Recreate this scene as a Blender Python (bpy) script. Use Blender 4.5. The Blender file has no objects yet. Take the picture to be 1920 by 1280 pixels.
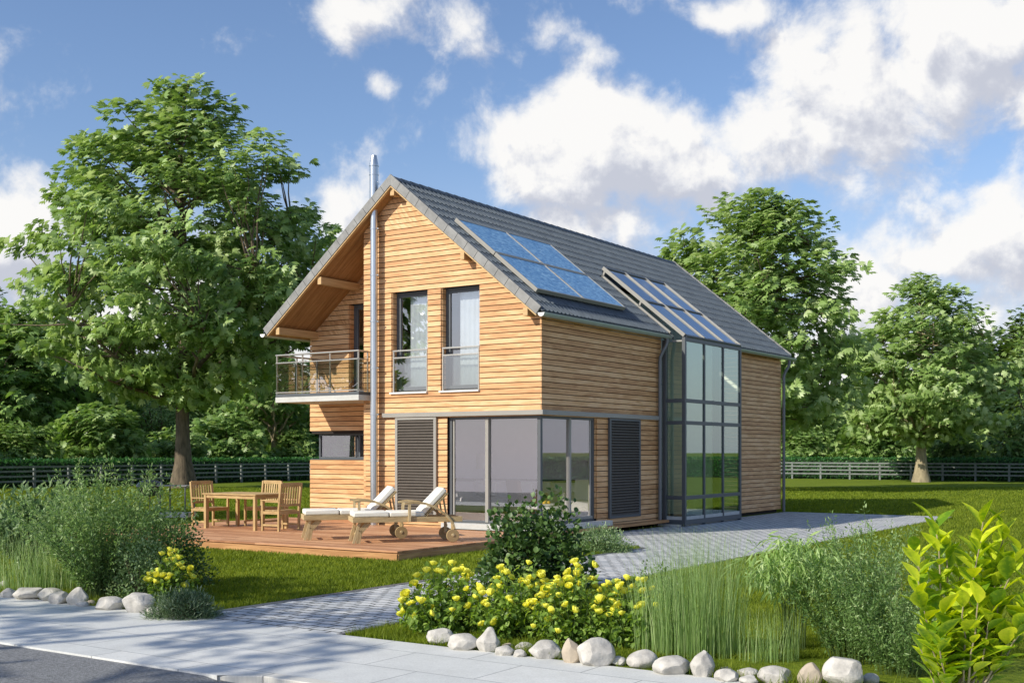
import bpy, math, random
import numpy as np
from mathutils import Vector, Matrix

scene = bpy.context.scene
COL = bpy.context.scene.collection
R = math.radians

# ------------------------------------------------------------------ helpers
def link(o, parent=None):
    COL.objects.link(o)
    if parent is not None:
        o.parent = parent
    return o

def tag(o, label=None, cat=None, group=None, kind=None):
    if label: o['label'] = label
    if cat: o['category'] = cat
    if group: o['group'] = group
    if kind: o['kind'] = kind
    return o

def empty(name, loc=(0, 0, 0), rz=0.0, label=None, cat=None, group=None):
    o = bpy.data.objects.new(name, None)
    o.empty_display_size = 0.3
    o.location = loc
    o.rotation_euler = (0, 0, rz)
    link(o)
    return tag(o, label, cat, group)

class MB:
    """collects primitives and builds one mesh, with metric UVs and a per-piece random value"""
    def __init__(s, seed=1):
        s.v = []; s.f = []; s.uv = []; s.rn = []; s.rng = random.Random(seed)
    def face(s, pts, uvs=None, rn=None):
        b = len(s.v)
        s.v += [tuple(p) for p in pts]
        s.f.append(list(range(b, b + len(pts))))
        s.uv.append(uvs if uvs else [(p[0], p[1]) for p in pts])
        s.rn.append(s.rng.random() if rn is None else rn)
    def hexa(s, c, rn=None):
        """c: 8 corners, bottom loop 0-3 then top loop 4-7"""
        c = [Vector(p) for p in c]
        ex = (c[1] - c[0]).length; ey = (c[3] - c[0]).length; ez = (c[4] - c[0]).length
        L = [ex, ey, ez]
        long = L.index(max(L))
        d = [(c[1] - c[0]), (c[3] - c[0]), (c[4] - c[0])]
        d = [x.normalized() if x.length > 1e-9 else Vector((0, 0, 1)) for x in d]
        rn = s.rng.random() if rn is None else rn
        ou = s.rng.random() * 7; ov = s.rng.random() * 7
        b = len(s.v)
        s.v += [tuple(p) for p in c]
        for q, k in (((0, 3, 2, 1), 2), ((4, 5, 6, 7), 2), ((0, 1, 5, 4), 1), ((2, 3, 7, 6), 1), ((1, 2, 6, 5), 0), ((3, 0, 4, 7), 0)):
            s.f.append([b + i for i in q])
            if k == long:
                a1, a2 = [i for i in range(3) if i != k]
            else:
                a1 = long; a2 = [i for i in range(3) if i != k and i != long][0]
            s.uv.append([((c[i] - c[0]).dot(d[a1]) + ou, (c[i] - c[0]).dot(d[a2]) + ov) for i in q])
            s.rn.append(rn)
    def box(s, x0, y0, z0, x1, y1, z1, rn=None):
        s.hexa([(x0, y0, z0), (x1, y0, z0), (x1, y1, z0), (x0, y1, z0), (x0, y0, z1), (x1, y0, z1), (x1, y1, z1), (x0, y1, z1)], rn)
    def bar(s, p0, p1, w, h, up=(0, 0, 1), rn=None):
        p0 = Vector(p0); p1 = Vector(p1); d = (p1 - p0).normalized(); up = Vector(up)
        sd = d.cross(up)
        if sd.length < 1e-5: sd = d.cross(Vector((1, 0, 0)))
        sd.normalize(); u2 = sd.cross(d).normalized()
        a = sd * (w / 2); b = u2 * (h / 2)
        s.hexa([p0 - a - b, p1 - a - b, p1 + a - b, p0 + a - b, p0 - a + b, p1 - a + b, p1 + a + b, p0 + a + b], rn)
    def tube(s, pts, rad, n=12, cap=True, rn=None, wob=0.0):
        pts = [Vector(p) for p in pts]
        if not hasattr(rad, '__len__'): rad = [rad] * len(pts)
        rn = s.rng.random() if rn is None else rn
        b = len(s.v); prev = None; dist = 0
        ds = []
        for i, p in enumerate(pts):
            if i == 0: t = pts[1] - pts[0]
            elif i == len(pts) - 1: t = pts[-1] - pts[-2]
            else: t = pts[i + 1] - pts[i - 1]
            t.normalize()
            if prev is None:
                a = t.cross(Vector((0, 1, 0)) if abs(t.y) < .9 else Vector((1, 0, 0)))
            else:
                a = prev - t * prev.dot(t)
            a.normalize(); prev = a; c = t.cross(a)
            if i: dist += (pts[i] - pts[i - 1]).length
            ds.append(dist)
            for k in range(n):
                an = 2 * math.pi * k / n
                r = rad[i] * (1 + wob * math.sin(k * 2.3 + i * .7))
                s.v.append(tuple(p + a * (math.cos(an) * r) + c * (math.sin(an) * r)))
        for i in range(len(pts) - 1):
            for k in range(n):
                k2 = (k + 1) % n
                s.f.append([b + i * n + k, b + i * n + k2, b + (i + 1) * n + k2, b + (i + 1) * n + k])
                u0 = k / n * 6.283 * rad[0]; u1 = (k + 1) / n * 6.283 * rad[0]
                s.uv.append([(ds[i], u0), (ds[i], u1), (ds[i + 1], u1), (ds[i + 1], u0)])
                s.rn.append(rn)
        if cap:
            s.f.append([b + k for k in reversed(range(n))]); s.uv.append([(0, 0)] * n); s.rn.append(rn)
            e = b + (len(pts) - 1) * n
            s.f.append([e + k for k in range(n)]); s.uv.append([(0, 0)] * n); s.rn.append(rn)
    def build(s, name, mat, parent=None, smooth=False, bevel=0, angle=40, weld=False):
        me = bpy.data.meshes.new(name)
        me.from_pydata(s.v, [], s.f)
        uvl = me.uv_layers.new(name='UVMap')
        flat = [c for f in s.uv for p in f for c in p]
        uvl.data.foreach_set('uv', flat)
        at = me.attributes.new('rnd', 'FLOAT', 'FACE')
        at.data.foreach_set('value', s.rn)
        if mat: me.materials.append(mat)
        me.validate(); me.update()
        if smooth:
            me.polygons.foreach_set('use_smooth', [True] * len(me.polygons))
            try: me.set_sharp_from_angle(angle=R(angle))
            except Exception: pass
        o = bpy.data.objects.new(name, me)
        link(o, parent)
        if bevel:
            m = o.modifiers.new('bevel', 'BEVEL'); m.width = bevel; m.segments = 2; m.limit_method = 'ANGLE'; m.harden_normals = False
        return o

def np_mesh(name, verts, faces_idx, nper, mat, rnd=None, parent=None, smooth=False):
    """verts (N,3), faces_idx flat array, nper verts per face"""
    me = bpy.data.meshes.new(name)
    nf = len(faces_idx) // nper
    me.vertices.add(len(verts)); me.vertices.foreach_set('co', np.ascontiguousarray(verts, dtype=np.float32).ravel())
    me.loops.add(len(faces_idx)); me.loops.foreach_set('vertex_index', np.asarray(faces_idx, dtype=np.int32))
    me.polygons.add(nf)
    me.polygons.foreach_set('loop_start', np.arange(nf, dtype=np.int32) * nper)
    me.polygons.foreach_set('loop_total', np.full(nf, nper, dtype=np.int32))
    me.update(calc_edges=True)
    if rnd is not None:
        at = me.attributes.new('rnd', 'FLOAT', 'POINT')
        at.data.foreach_set('value', np.asarray(rnd, dtype=np.float32))
    me.materials.append(mat)
    if smooth: me.polygons.foreach_set('use_smooth', [True] * nf)
    o = bpy.data.objects.new(name, me)
    return link(o, parent)

# ------------------------------------------------------------------ materials
def newmat(name):
    m = bpy.data.materials.new(name); m.use_nodes = True
    nt = m.node_tree; nt.nodes.clear()
    return m, nt, nt.nodes, nt.links

def N(nt, t, **kw):
    n = nt.nodes.new(t)
    for k, v in kw.items():
        if k.startswith('i_'):
            key = k[2:]
            n.inputs[int(key) if key.isdigit() else key.replace('_', ' ')].default_value = v
        else: setattr(n, k, v)
    return n

def ramp(nt, stops, fac=None):
    r = nt.nodes.new('ShaderNodeValToRGB')
    cr = r.color_ramp
    while len(cr.elements) < len(stops): cr.elements.new(.5)
    for e, (p, c) in zip(cr.elements, stops):
        e.position = p; e.color = (c[0], c[1], c[2], 1)
    if fac: nt.links.new(fac, r.inputs[0])
    return r

def out(nt, shader):
    o = nt.nodes.new('ShaderNodeOutputMaterial'); nt.links.new(shader, o.inputs[0])

def simple(name, col, rough=.6, metal=0, var=.08, scale=6, bump=0.0, bscale=40, coord='Object', spec=.5, stretch=None):
    m, nt, ns, ls = newmat(name)
    tc = N(nt, 'ShaderNodeTexCoord')
    src = tc.outputs[coord]
    if stretch:
        mp = N(nt, 'ShaderNodeMapping'); mp.inputs['Scale'].default_value = stretch
        ls.new(src, mp.inputs[0]); src = mp.outputs[0]
    no = N(nt, 'ShaderNodeTexNoise', i_Scale=scale, i_Detail=5.0, i_Roughness=.6); ls.new(src, no.inputs['Vector'])
    a = tuple(c * (1 - var) for c in col); b = tuple(min(1, c * (1 + var)) for c in col)
    r = ramp(nt, [(.3, a), (.7, b)], no.outputs[0])
    p = N(nt, 'ShaderNodeBsdfPrincipled'); ls.new(r.outputs[0], p.inputs['Base Color'])
    p.inputs['Roughness'].default_value = rough; p.inputs['Metallic'].default_value = metal
    p.inputs['Specular IOR Level'].default_value = spec
    if bump:
        n2 = N(nt, 'ShaderNodeTexNoise', i_Scale=bscale, i_Detail=4.0); ls.new(src, n2.inputs['Vector'])
        bm = N(nt, 'ShaderNodeBump', i_Strength=bump, i_Distance=.02); ls.new(n2.outputs[0], bm.inputs['Height'])
        ls.new(bm.outputs[0], p.inputs['Normal'])
    out(nt, p.outputs[0])
    return m

def wood(name, dark, mid, light, rough=.6, gs=(1.3, 16), bump=.25, rvar=.35):
    m, nt, ns, ls = newmat(name)
    uv = N(nt, 'ShaderNodeUVMap'); uv.uv_map = 'UVMap'
    at = N(nt, 'ShaderNodeAttribute', attribute_name='rnd')
    mp = N(nt, 'ShaderNodeMapping'); mp.inputs['Scale'].default_value = (gs[0], gs[1], 1)
    ls.new(uv.outputs[0], mp.inputs[0])
    cb = N(nt, 'ShaderNodeCombineXYZ'); mm = N(nt, 'ShaderNodeMath', operation='MULTIPLY', i_1=37.0)
    ls.new(at.outputs['Fac'], mm.inputs[0]); ls.new(mm.outputs[0], cb.inputs[2])
    va = N(nt, 'ShaderNodeVectorMath', operation='ADD'); ls.new(mp.outputs[0], va.inputs[0]); ls.new(cb.outputs[0], va.inputs[1])
    n1 = N(nt, 'ShaderNodeTexNoise', i_Scale=1.6, i_Detail=5.0, i_Roughness=.6, i_Distortion=.7); ls.new(va.outputs[0], n1.inputs['Vector'])
    mp2 = N(nt, 'ShaderNodeMapping'); mp2.inputs['Scale'].default_value = (3, 6, 1); ls.new(va.outputs[0], mp2.inputs[0])
    n2 = N(nt, 'ShaderNodeTexNoise', i_Scale=2.0, i_Detail=3.0); ls.new(mp2.outputs[0], n2.inputs['Vector'])
    # combine: grain*.7 + fine*.2 + rnd*rvar
    a1 = N(nt, 'ShaderNodeMath', operation='MULTIPLY_ADD', i_1=.22, i_2=-.11); ls.new(n2.outputs[0], a1.inputs[0])
    a2 = N(nt, 'ShaderNodeMath', operation='ADD'); ls.new(n1.outputs[0], a2.inputs[0]); ls.new(a1.outputs[0], a2.inputs[1])
    a3 = N(nt, 'ShaderNodeMath', operation='MULTIPLY_ADD', i_1=rvar, i_2=-rvar / 2); ls.new(at.outputs['Fac'], a3.inputs[0])
    a4 = N(nt, 'ShaderNodeMath', operation='ADD'); ls.new(a2.outputs[0], a4.inputs[0]); ls.new(a3.outputs[0], a4.inputs[1])
    r = ramp(nt, [(.28, dark), (.5, mid), (.68, light)], a4.outputs[0])
    p = N(nt, 'ShaderNodeBsdfPrincipled'); ls.new(r.outputs[0], p.inputs['Base Color'])
    p.inputs['Roughness'].default_value = rough; p.inputs['Specular IOR Level'].default_value = .3
    bm = N(nt, 'ShaderNodeBump', i_Strength=bump, i_Distance=.004); ls.new(a2.outputs[0], bm.inputs['Height']); ls.new(bm.outputs[0], p.inputs['Normal'])
    out(nt, p.outputs[0])
    return m

def leafmat(name, dark, mid, light, trans=.35, rough=.45, spec=.4, mott=.0, mscale=30):
    m, nt, ns, ls = newmat(name)
    at = N(nt, 'ShaderNodeAttribute', attribute_name='rnd')
    src = at.outputs['Fac']
    if mott:
        tc = N(nt, 'ShaderNodeTexCoord'); nz = N(nt, 'ShaderNodeTexNoise', i_Scale=float(mscale), i_Detail=4.0, i_Roughness=.7); ls.new(tc.outputs['Object'], nz.inputs['Vector'])
        a1 = N(nt, 'ShaderNodeMath', operation='MULTIPLY_ADD', i_1=mott, i_2=-mott / 2); ls.new(nz.outputs[0], a1.inputs[0])
        a2 = N(nt, 'ShaderNodeMath', operation='ADD'); a2.use_clamp = True; ls.new(src, a2.inputs[0]); ls.new(a1.outputs[0], a2.inputs[1]); src = a2.outputs[0]
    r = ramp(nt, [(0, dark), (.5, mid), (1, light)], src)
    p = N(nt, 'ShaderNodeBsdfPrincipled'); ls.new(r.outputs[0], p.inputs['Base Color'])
    p.inputs['Roughness'].default_value = rough; p.inputs['Specular IOR Level'].default_value = spec
    tr = N(nt, 'ShaderNodeBsdfTranslucent')
    hs = N(nt, 'ShaderNodeHueSaturation', i_Hue=.485, i_Saturation=1.15, i_Value=1.5); ls.new(r.outputs[0], hs.inputs['Color'])
    ls.new(hs.outputs[0], tr.inputs[0])
    mx = N(nt, 'ShaderNodeMixShader', i_0=trans); ls.new(p.outputs[0], mx.inputs[1]); ls.new(tr.outputs[0], mx.inputs[2])
    out(nt, mx.outputs[0])
    return m

def glass(name, tint, base=.18, gain=1.0, rough=0.0, gcol=(.95, .97, 1)):
    m, nt, ns, ls = newmat(name)
    tr = N(nt, 'ShaderNodeBsdfTransparent'); tr.inputs[0].default_value = (*tint, 1)
    gl = N(nt, 'ShaderNodeBsdfGlossy'); gl.inputs['Roughness'].default_value = rough
    gl.inputs['Color'].default_value = (*gcol, 1)
    fr = N(nt, 'ShaderNodeFresnel', i_IOR=1.5)
    ma = N(nt, 'ShaderNodeMath', operation='MULTIPLY_ADD', i_1=gain, i_2=base); ma.use_clamp = True
    ls.new(fr.outputs[0], ma.inputs[0])
    mx = N(nt, 'ShaderNodeMixShader'); ls.new(ma.outputs[0], mx.inputs[0]); ls.new(tr.outputs[0], mx.inputs[1]); ls.new(gl.outputs[0], mx.inputs[2])
    out(nt, mx.outputs[0])
    return m

M = {}
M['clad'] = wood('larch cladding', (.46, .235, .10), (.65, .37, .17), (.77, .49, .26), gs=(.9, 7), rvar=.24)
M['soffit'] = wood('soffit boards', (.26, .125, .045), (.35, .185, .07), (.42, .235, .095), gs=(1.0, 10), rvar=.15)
M['beamwood'] = wood('purlin timber', (.40, .25, .11), (.52, .34, .16), (.6, .42, .21), gs=(1, 10))
M['deck'] = wood('deck boards', (.36, .165, .08), (.53, .27, .135), (.64, .37, .20), gs=(.8, 12), rvar=.4)
M['deckedge'] = wood('deck edge', (.40, .20, .08), (.56, .31, .13), (.64, .38, .18), gs=(.8, 12))
M['teak'] = wood('garden teak', (.36, .235, .10), (.52, .36, .165), (.62, .45, .23), gs=(2.5, 22), rvar=.25, bump=.15)
M['teak2'] = wood('lounger wood', (.36, .26, .13), (.50, .38, .20), (.58, .46, .26), gs=(2.5, 22), rvar=.25, bump=.15)
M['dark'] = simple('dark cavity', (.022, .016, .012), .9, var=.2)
M['frame'] = simple('grey aluminium frame', (.085, .095, .105), .45, var=.06, scale=3)
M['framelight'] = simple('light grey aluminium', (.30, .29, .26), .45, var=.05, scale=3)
M['metal'] = simple('railing steel', (.42, .41, .38), .35, metal=.6, var=.05)
M['lou'] = simple('louvre brown', (.10, .085, .07), .5, var=.08)
M['slab'] = simple('pale concrete', (.52, .52, .49), .7, var=.08, bump=.1)
M['sill'] = simple('white sill', (.75, .73, .68), .5, var=.04)
M['steel'] = simple('stainless flue', (.55, .58, .60), .28, metal=.85, var=.06, scale=2, stretch=(1, 1, .3))
M['zinc'] = simple('painted gutter', (.33, .40, .37), .4, metal=.3, var=.06)
M['zincdark'] = simple('grey downpipe', (.17, .18, .19), .45, metal=.3, var=.08)
M['white'] = simple('white cap', (.82, .82, .80), .45, var=.03)
M['tile'] = simple('slate grey tile', (.082, .102, .122), .5, var=.25, scale=5, bump=.2, bscale=60, spec=.4)
M['verge'] = simple('verge tile', (.235, .235, .225), .65, var=.22, scale=5, bump=.2, bscale=60)
M['cushion'] = simple('cream cushion', (.80, .77, .68), .85, var=.03, bump=.15, bscale=200)
M['plaster'] = simple('interior plaster', (.86, .84, .88), .9, var=.02)
M['plastergreen'] = simple('stairwell plaster', (.88, .91, .80), .9, var=.03)
M['floorin'] = wood('interior floor', (.58, .47, .36), (.68, .57, .46), (.75, .65, .54))
M['glass'] = glass('window glass', (.95, .95, .97), base=.22, gain=1.0)
M['glassbay'] = glass('bay glass', (.88, .97, .82), base=.25, gain=1.3, gcol=(.86, 1, .90))
M['glassroof'] = glass('roof glass', (.78, .84, .92), base=.12, gain=1.2)
M['glassrail'] = glass('rail glass', (.76, .80, .76), base=.18, gain=1.0)
M['bark'] = simple('bark', (.13, .10, .065), .9, var=.55, scale=7, bump=1.0, bscale=14, stretch=(1, 1, .25))
M['barklight'] = simple('light bark', (.30, .25, .155), .9, var=.4, scale=6, bump=.8, bscale=12, stretch=(1, 1, .25))
M['stem'] = simple('stem', (.12, .10, .05), .8, var=.3)
M['stemgreen'] = simple('green stem', (.08, .13, .03), .7, var=.3)
M['fence'] = simple('weathered fence paint', (.17, .19, .18), .7, var=.25, scale=3)
M['rock'] = simple('pale boulder', (.50, .475, .43), .85, var=.30, scale=8, bump=.35, bscale=25)
M['rocktan'] = simple('tan boulder', (.45, .38, .29), .85, var=.15, scale=6, bump=.35, bscale=25)
M['kettle'] = simple('enamel', (.055, .045, .042), .25, var=.1, spec=.7)
M['sofa'] = simple('sofa fabric', (.78, .76, .78), .9, var=.04)
M['leather'] = simple('brown upholstery', (.13, .085, .05), .6, var=.1)
M['fill_curtain'] = simple('pale pane fill', (.60, .66, .68), .9, var=.04)
M['lampshade'] = simple('lamp shade', (.85, .84, .80), .8, var=.02)
M['orange'] = simple('fruit', (.8, .5, .05), .5, var=.2)

# solar panel: blue mottled cells
def solar():
    m, nt, ns, ls = newmat('solar cells')
    tc = N(nt, 'ShaderNodeTexCoord')
    mp = N(nt, 'ShaderNodeMapping'); mp.inputs['Scale'].default_value = (1, .45, 1); ls.new(tc.outputs['Object'], mp.inputs[0])
    v = N(nt, 'ShaderNodeTexVoronoi', i_Scale=26.0); ls.new(mp.outputs[0], v.inputs['Vector'])
    r = ramp(nt, [(0, (.06, .20, .42)), (.5, (.15, .36, .60)), (1, (.38, .62, .80))], v.outputs['Color'])
    p = N(nt, 'ShaderNodeBsdfPrincipled'); ls.new(r.outputs[0], p.inputs['Base Color'])
    p.inputs['Roughness'].default_value = .35; p.inputs['Specular IOR Level'].default_value = .6
    out(nt, p.outputs[0]); return m
M['solar'] = solar()

def slabs(name, bw, bh, c1, c2, mortar, msize, offset=.5, warp=0.0, bump=.5, rough=.75, bias=0, fine=.12):
    m, nt, ns, ls = newmat(name)
    tc = N(nt, 'ShaderNodeTexCoord'); src = tc.outputs['Object']
    if warp:
        nz = N(nt, 'ShaderNodeTexNoise', i_Scale=9.0, i_Detail=2.0); ls.new(src, nz.inputs['Vector'])
        sb = N(nt, 'ShaderNodeVectorMath', operation='SUBTRACT'); sb.inputs[1].default_value = (.5, .5, .5); ls.new(nz.outputs['Color'], sb.inputs[0])
        sc = N(nt, 'ShaderNodeVectorMath', operation='SCALE'); sc.inputs['Scale'].default_value = warp; ls.new(sb.outputs[0], sc.inputs[0])
        ad = N(nt, 'ShaderNodeVectorMath', operation='ADD'); ls.new(src, ad.inputs[0]); ls.new(sc.outputs[0], ad.inputs[1]); src = ad.outputs[0]
    b = N(nt, 'ShaderNodeTexBrick', offset=offset)
    b.inputs['Color1'].default_value = (*c1, 1); b.inputs['Color2'].default_value = (*c2, 1); b.inputs['Mortar'].default_value = (*mortar, 1)
    b.inputs['Scale'].default_value = 1; b.inputs['Mortar Size'].default_value = msize; b.inputs['Mortar Smooth'].default_value = .3
    b.inputs['Bias'].default_value = bias; b.inputs['Brick Width'].default_value = bw; b.inputs['Row Height'].default_value = bh
    ls.new(src, b.inputs['Vector'])
    n1 = N(nt, 'ShaderNodeTexNoise', i_Scale=3.0, i_Detail=8.0, i_Roughness=.65); ls.new(tc.outputs['Object'], n1.inputs['Vector'])
    n2 = N(nt, 'ShaderNodeTexNoise', i_Scale=70.0, i_Detail=3.0); ls.new(tc.outputs['Object'], n2.inputs['Vector'])
    a = N(nt, 'ShaderNodeMath', operation='ADD'); ls.new(n1.outputs[0], a.inputs[0]); ls.new(n2.outputs[0], a.inputs[1])
    mr = N(nt, 'ShaderNodeMapRange'); mr.inputs['From Min'].default_value = .6; mr.inputs['From Max'].default_value = 1.4
    mr.inputs['To Min'].default_value = 1 - fine; mr.inputs['To Max'].default_value = 1 + fine; ls.new(a.outputs[0], mr.inputs[0])
    mx = N(nt, 'ShaderNodeVectorMath', operation='SCALE'); ls.new(b.outputs['Color'], mx.inputs[0]); ls.new(mr.outputs[0], mx.inputs['Scale'])
    p = N(nt, 'ShaderNodeBsdfPrincipled'); ls.new(mx.outputs[0], p.inputs['Base Color']); p.inputs['Roughness'].default_value = rough
    inv = N(nt, 'ShaderNodeMath', operation='MULTIPLY_ADD', i_1=-1.0, i_2=1.0); ls.new(b.outputs['Fac'], inv.inputs[0])
    h = N(nt, 'ShaderNodeMath', operation='MULTIPLY_ADD', i_1=.15); ls.new(a.outputs[0], h.inputs[0]); ls.new(inv.outputs[0], h.inputs[2])
    bm = N(nt, 'ShaderNodeBump', i_Strength=bump, i_Distance=.012); ls.new(h.outputs[0], bm.inputs['Height']); ls.new(bm.outputs[0], p.inputs['Normal'])
    out(nt, p.outputs[0]); return m
M['sidewalk'] = slabs('pavement slabs', 1.13, .70, (.66, .66, .63), (.58, .59, .57), (.24, .25, .25), .006, bump=.25, fine=.17)
M['pavers'] = slabs('granite setts', .22, .17, (.66, .66, .64), (.44, .46, .47), (.05, .055, .05), .015, warp=.05, bump=.45, fine=.25)

def lawnmat():
    m, nt, ns, ls = newmat('lawn')
    tc = N(nt, 'ShaderNodeTexCoord')
    a = N(nt, 'ShaderNodeTexNoise', i_Scale=.45, i_Detail=6.0, i_Roughness=.7); ls.new(tc.outputs['Object'], a.inputs['Vector'])
    b = N(nt, 'ShaderNodeTexNoise', i_Scale=11.0, i_Detail=6.0, i_Roughness=.75); ls.new(tc.outputs['Object'], b.inputs['Vector'])
    s = N(nt, 'ShaderNodeMath', operation='MULTIPLY_ADD', i_1=.35); ls.new(a.outputs[0], s.inputs[0]); ls.new(b.outputs[0], s.inputs[2])
    r = ramp(nt, [(.42, (.045, .08, .008)), (.62, (.125, .18, .014)), (.84, (.24, .29, .028))], s.outputs[0])
    p = N(nt, 'ShaderNodeBsdfPrincipled'); ls.new(r.outputs[0], p.inputs['Base Color']); p.inputs['Roughness'].default_value = .9; p.inputs['Specular IOR Level'].default_value = .1
    bm = N(nt, 'ShaderNodeBump', i_Strength=.9, i_Distance=.06); ls.new(b.outputs[0], bm.inputs['Height']); ls.new(bm.outputs[0], p.inputs['Normal'])
    out(nt, p.outputs[0]); return m
M['lawn'] = lawnmat()
M['asphalt'] = simple('asphalt', (.22, .225, .23), .9, var=.5, scale=45, bump=.8, bscale=120)
M['kerb'] = simple('kerb stone', (.62, .60, .54), .7, var=.1, scale=18, bump=.2, bscale=30, stretch=(6, 1, .4))
M['soil'] = simple('bed soil', (.045, .05, .022), .95, var=.5, scale=10, bump=.8, bscale=20)

M['leafbig'] = leafmat('chestnut leaf', (.085, .165, .036), (.27, .41, .115), (.57, .69, .33), trans=.32, rough=.42, spec=.5)
M['leafshade'] = leafmat('shaded leaf', (.04, .085, .016), (.095, .165, .032), (.20, .29, .07), trans=.3)  # shade from neighbouring trees put into the leaf colour
M['leafmid'] = leafmat('mid leaf', (.07, .145, .032), (.20, .34, .085), (.43, .56, .22), trans=.32, rough=.42, spec=.5)
M['leaflight'] = leafmat('light leaf', (.10, .185, .044), (.30, .44, .130), (.60, .71, .36), trans=.34, rough=.42, spec=.5)
M['hedge'] = leafmat('hedge leaf', (.02, .085, .02), (.05, .165, .04), (.10, .26, .07), trans=.3)
M['hedgecore'] = simple('hedge core', (.008, .03, .006), .9, var=.3)
M['grass'] = leafmat('grass blade', (.06, .10, .008), (.165, .23, .018), (.33, .38, .04), trans=.3, rough=.6, spec=.2)
M['reed'] = leafmat('reed blade', (.13, .22, .06), (.28, .42, .14), (.56, .66, .34), trans=.4)
M['greygreen'] = leafmat('grey green leaf', (.07, .14, .05), (.19, .30, .115), (.44, .54, .30), trans=.3)
M['rosemary'] = leafmat('rosemary leaf', (.04, .085, .035), (.11, .18, .075), (.36, .44, .27), trans=.2)
M['fineleaf'] = leafmat('fine leaf', (.07, .15, .04), (.20, .33, .095), (.46, .57, .27), trans=.34)
M['roseleaf'] = leafmat('rose leaf', (.11, .20, .03), (.26, .40, .07), (.46, .58, .16), trans=.38)
M['ivy'] = leafmat('ivy leaf', (.022, .06, .014), (.06, .125, .028), (.14, .23, .06), trans=.22)
M['yellowleaf'] = leafmat('yellow green leaf', (.14, .28, .012), (.52, .64, .025), (.78, .82, .05), trans=.4, rough=.55, mott=1.0, mscale=28)
M['bamboo'] = leafmat('bamboo leaf', (.16, .28, .06), (.34, .50, .15), (.55, .68, .30), trans=.4)
M['rose'] = leafmat('rose petal', (.78, .72, .04), (.88, .86, .10), (.92, .92, .30), trans=.12, rough=.6)

# ------------------------------------------------------------------ camera
cam_d = bpy.data.cameras.new('camera'); cam = bpy.data.objects.new('camera', cam_d); COL.objects.link(cam)
cam_d.sensor_width = 36; cam_d.lens = 2197 / 1920 * 36; cam_d.shift_y = 206 / 1920; cam_d.clip_end = 2000; cam_d.clip_start = .1
cam.location = (12.74, -20.11, 1.8)
cam.rotation_euler = (R(90), 0, math.atan2(.5563, .831))
scene.camera = cam

# ------------------------------------------------------------------ world and sun
SUN_TRAVEL = Vector((.667, 1.47, -1)).normalized()
sun_d = bpy.data.lights.new('sun', 'SUN'); sun_d.energy = 5.0; sun_d.angle = R(.6); sun_d.color = (1, .93, .80)
sun = bpy.data.objects.new('sun', sun_d); COL.objects.link(sun)
sun.rotation_euler = SUN_TRAVEL.to_track_quat('-Z', 'Y').to_euler()
sun.location = (-10, -30, 30)
elev = math.asin(-SUN_TRAVEL.z); azi = math.atan2(-SUN_TRAVEL.x, -SUN_TRAVEL.y)

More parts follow.
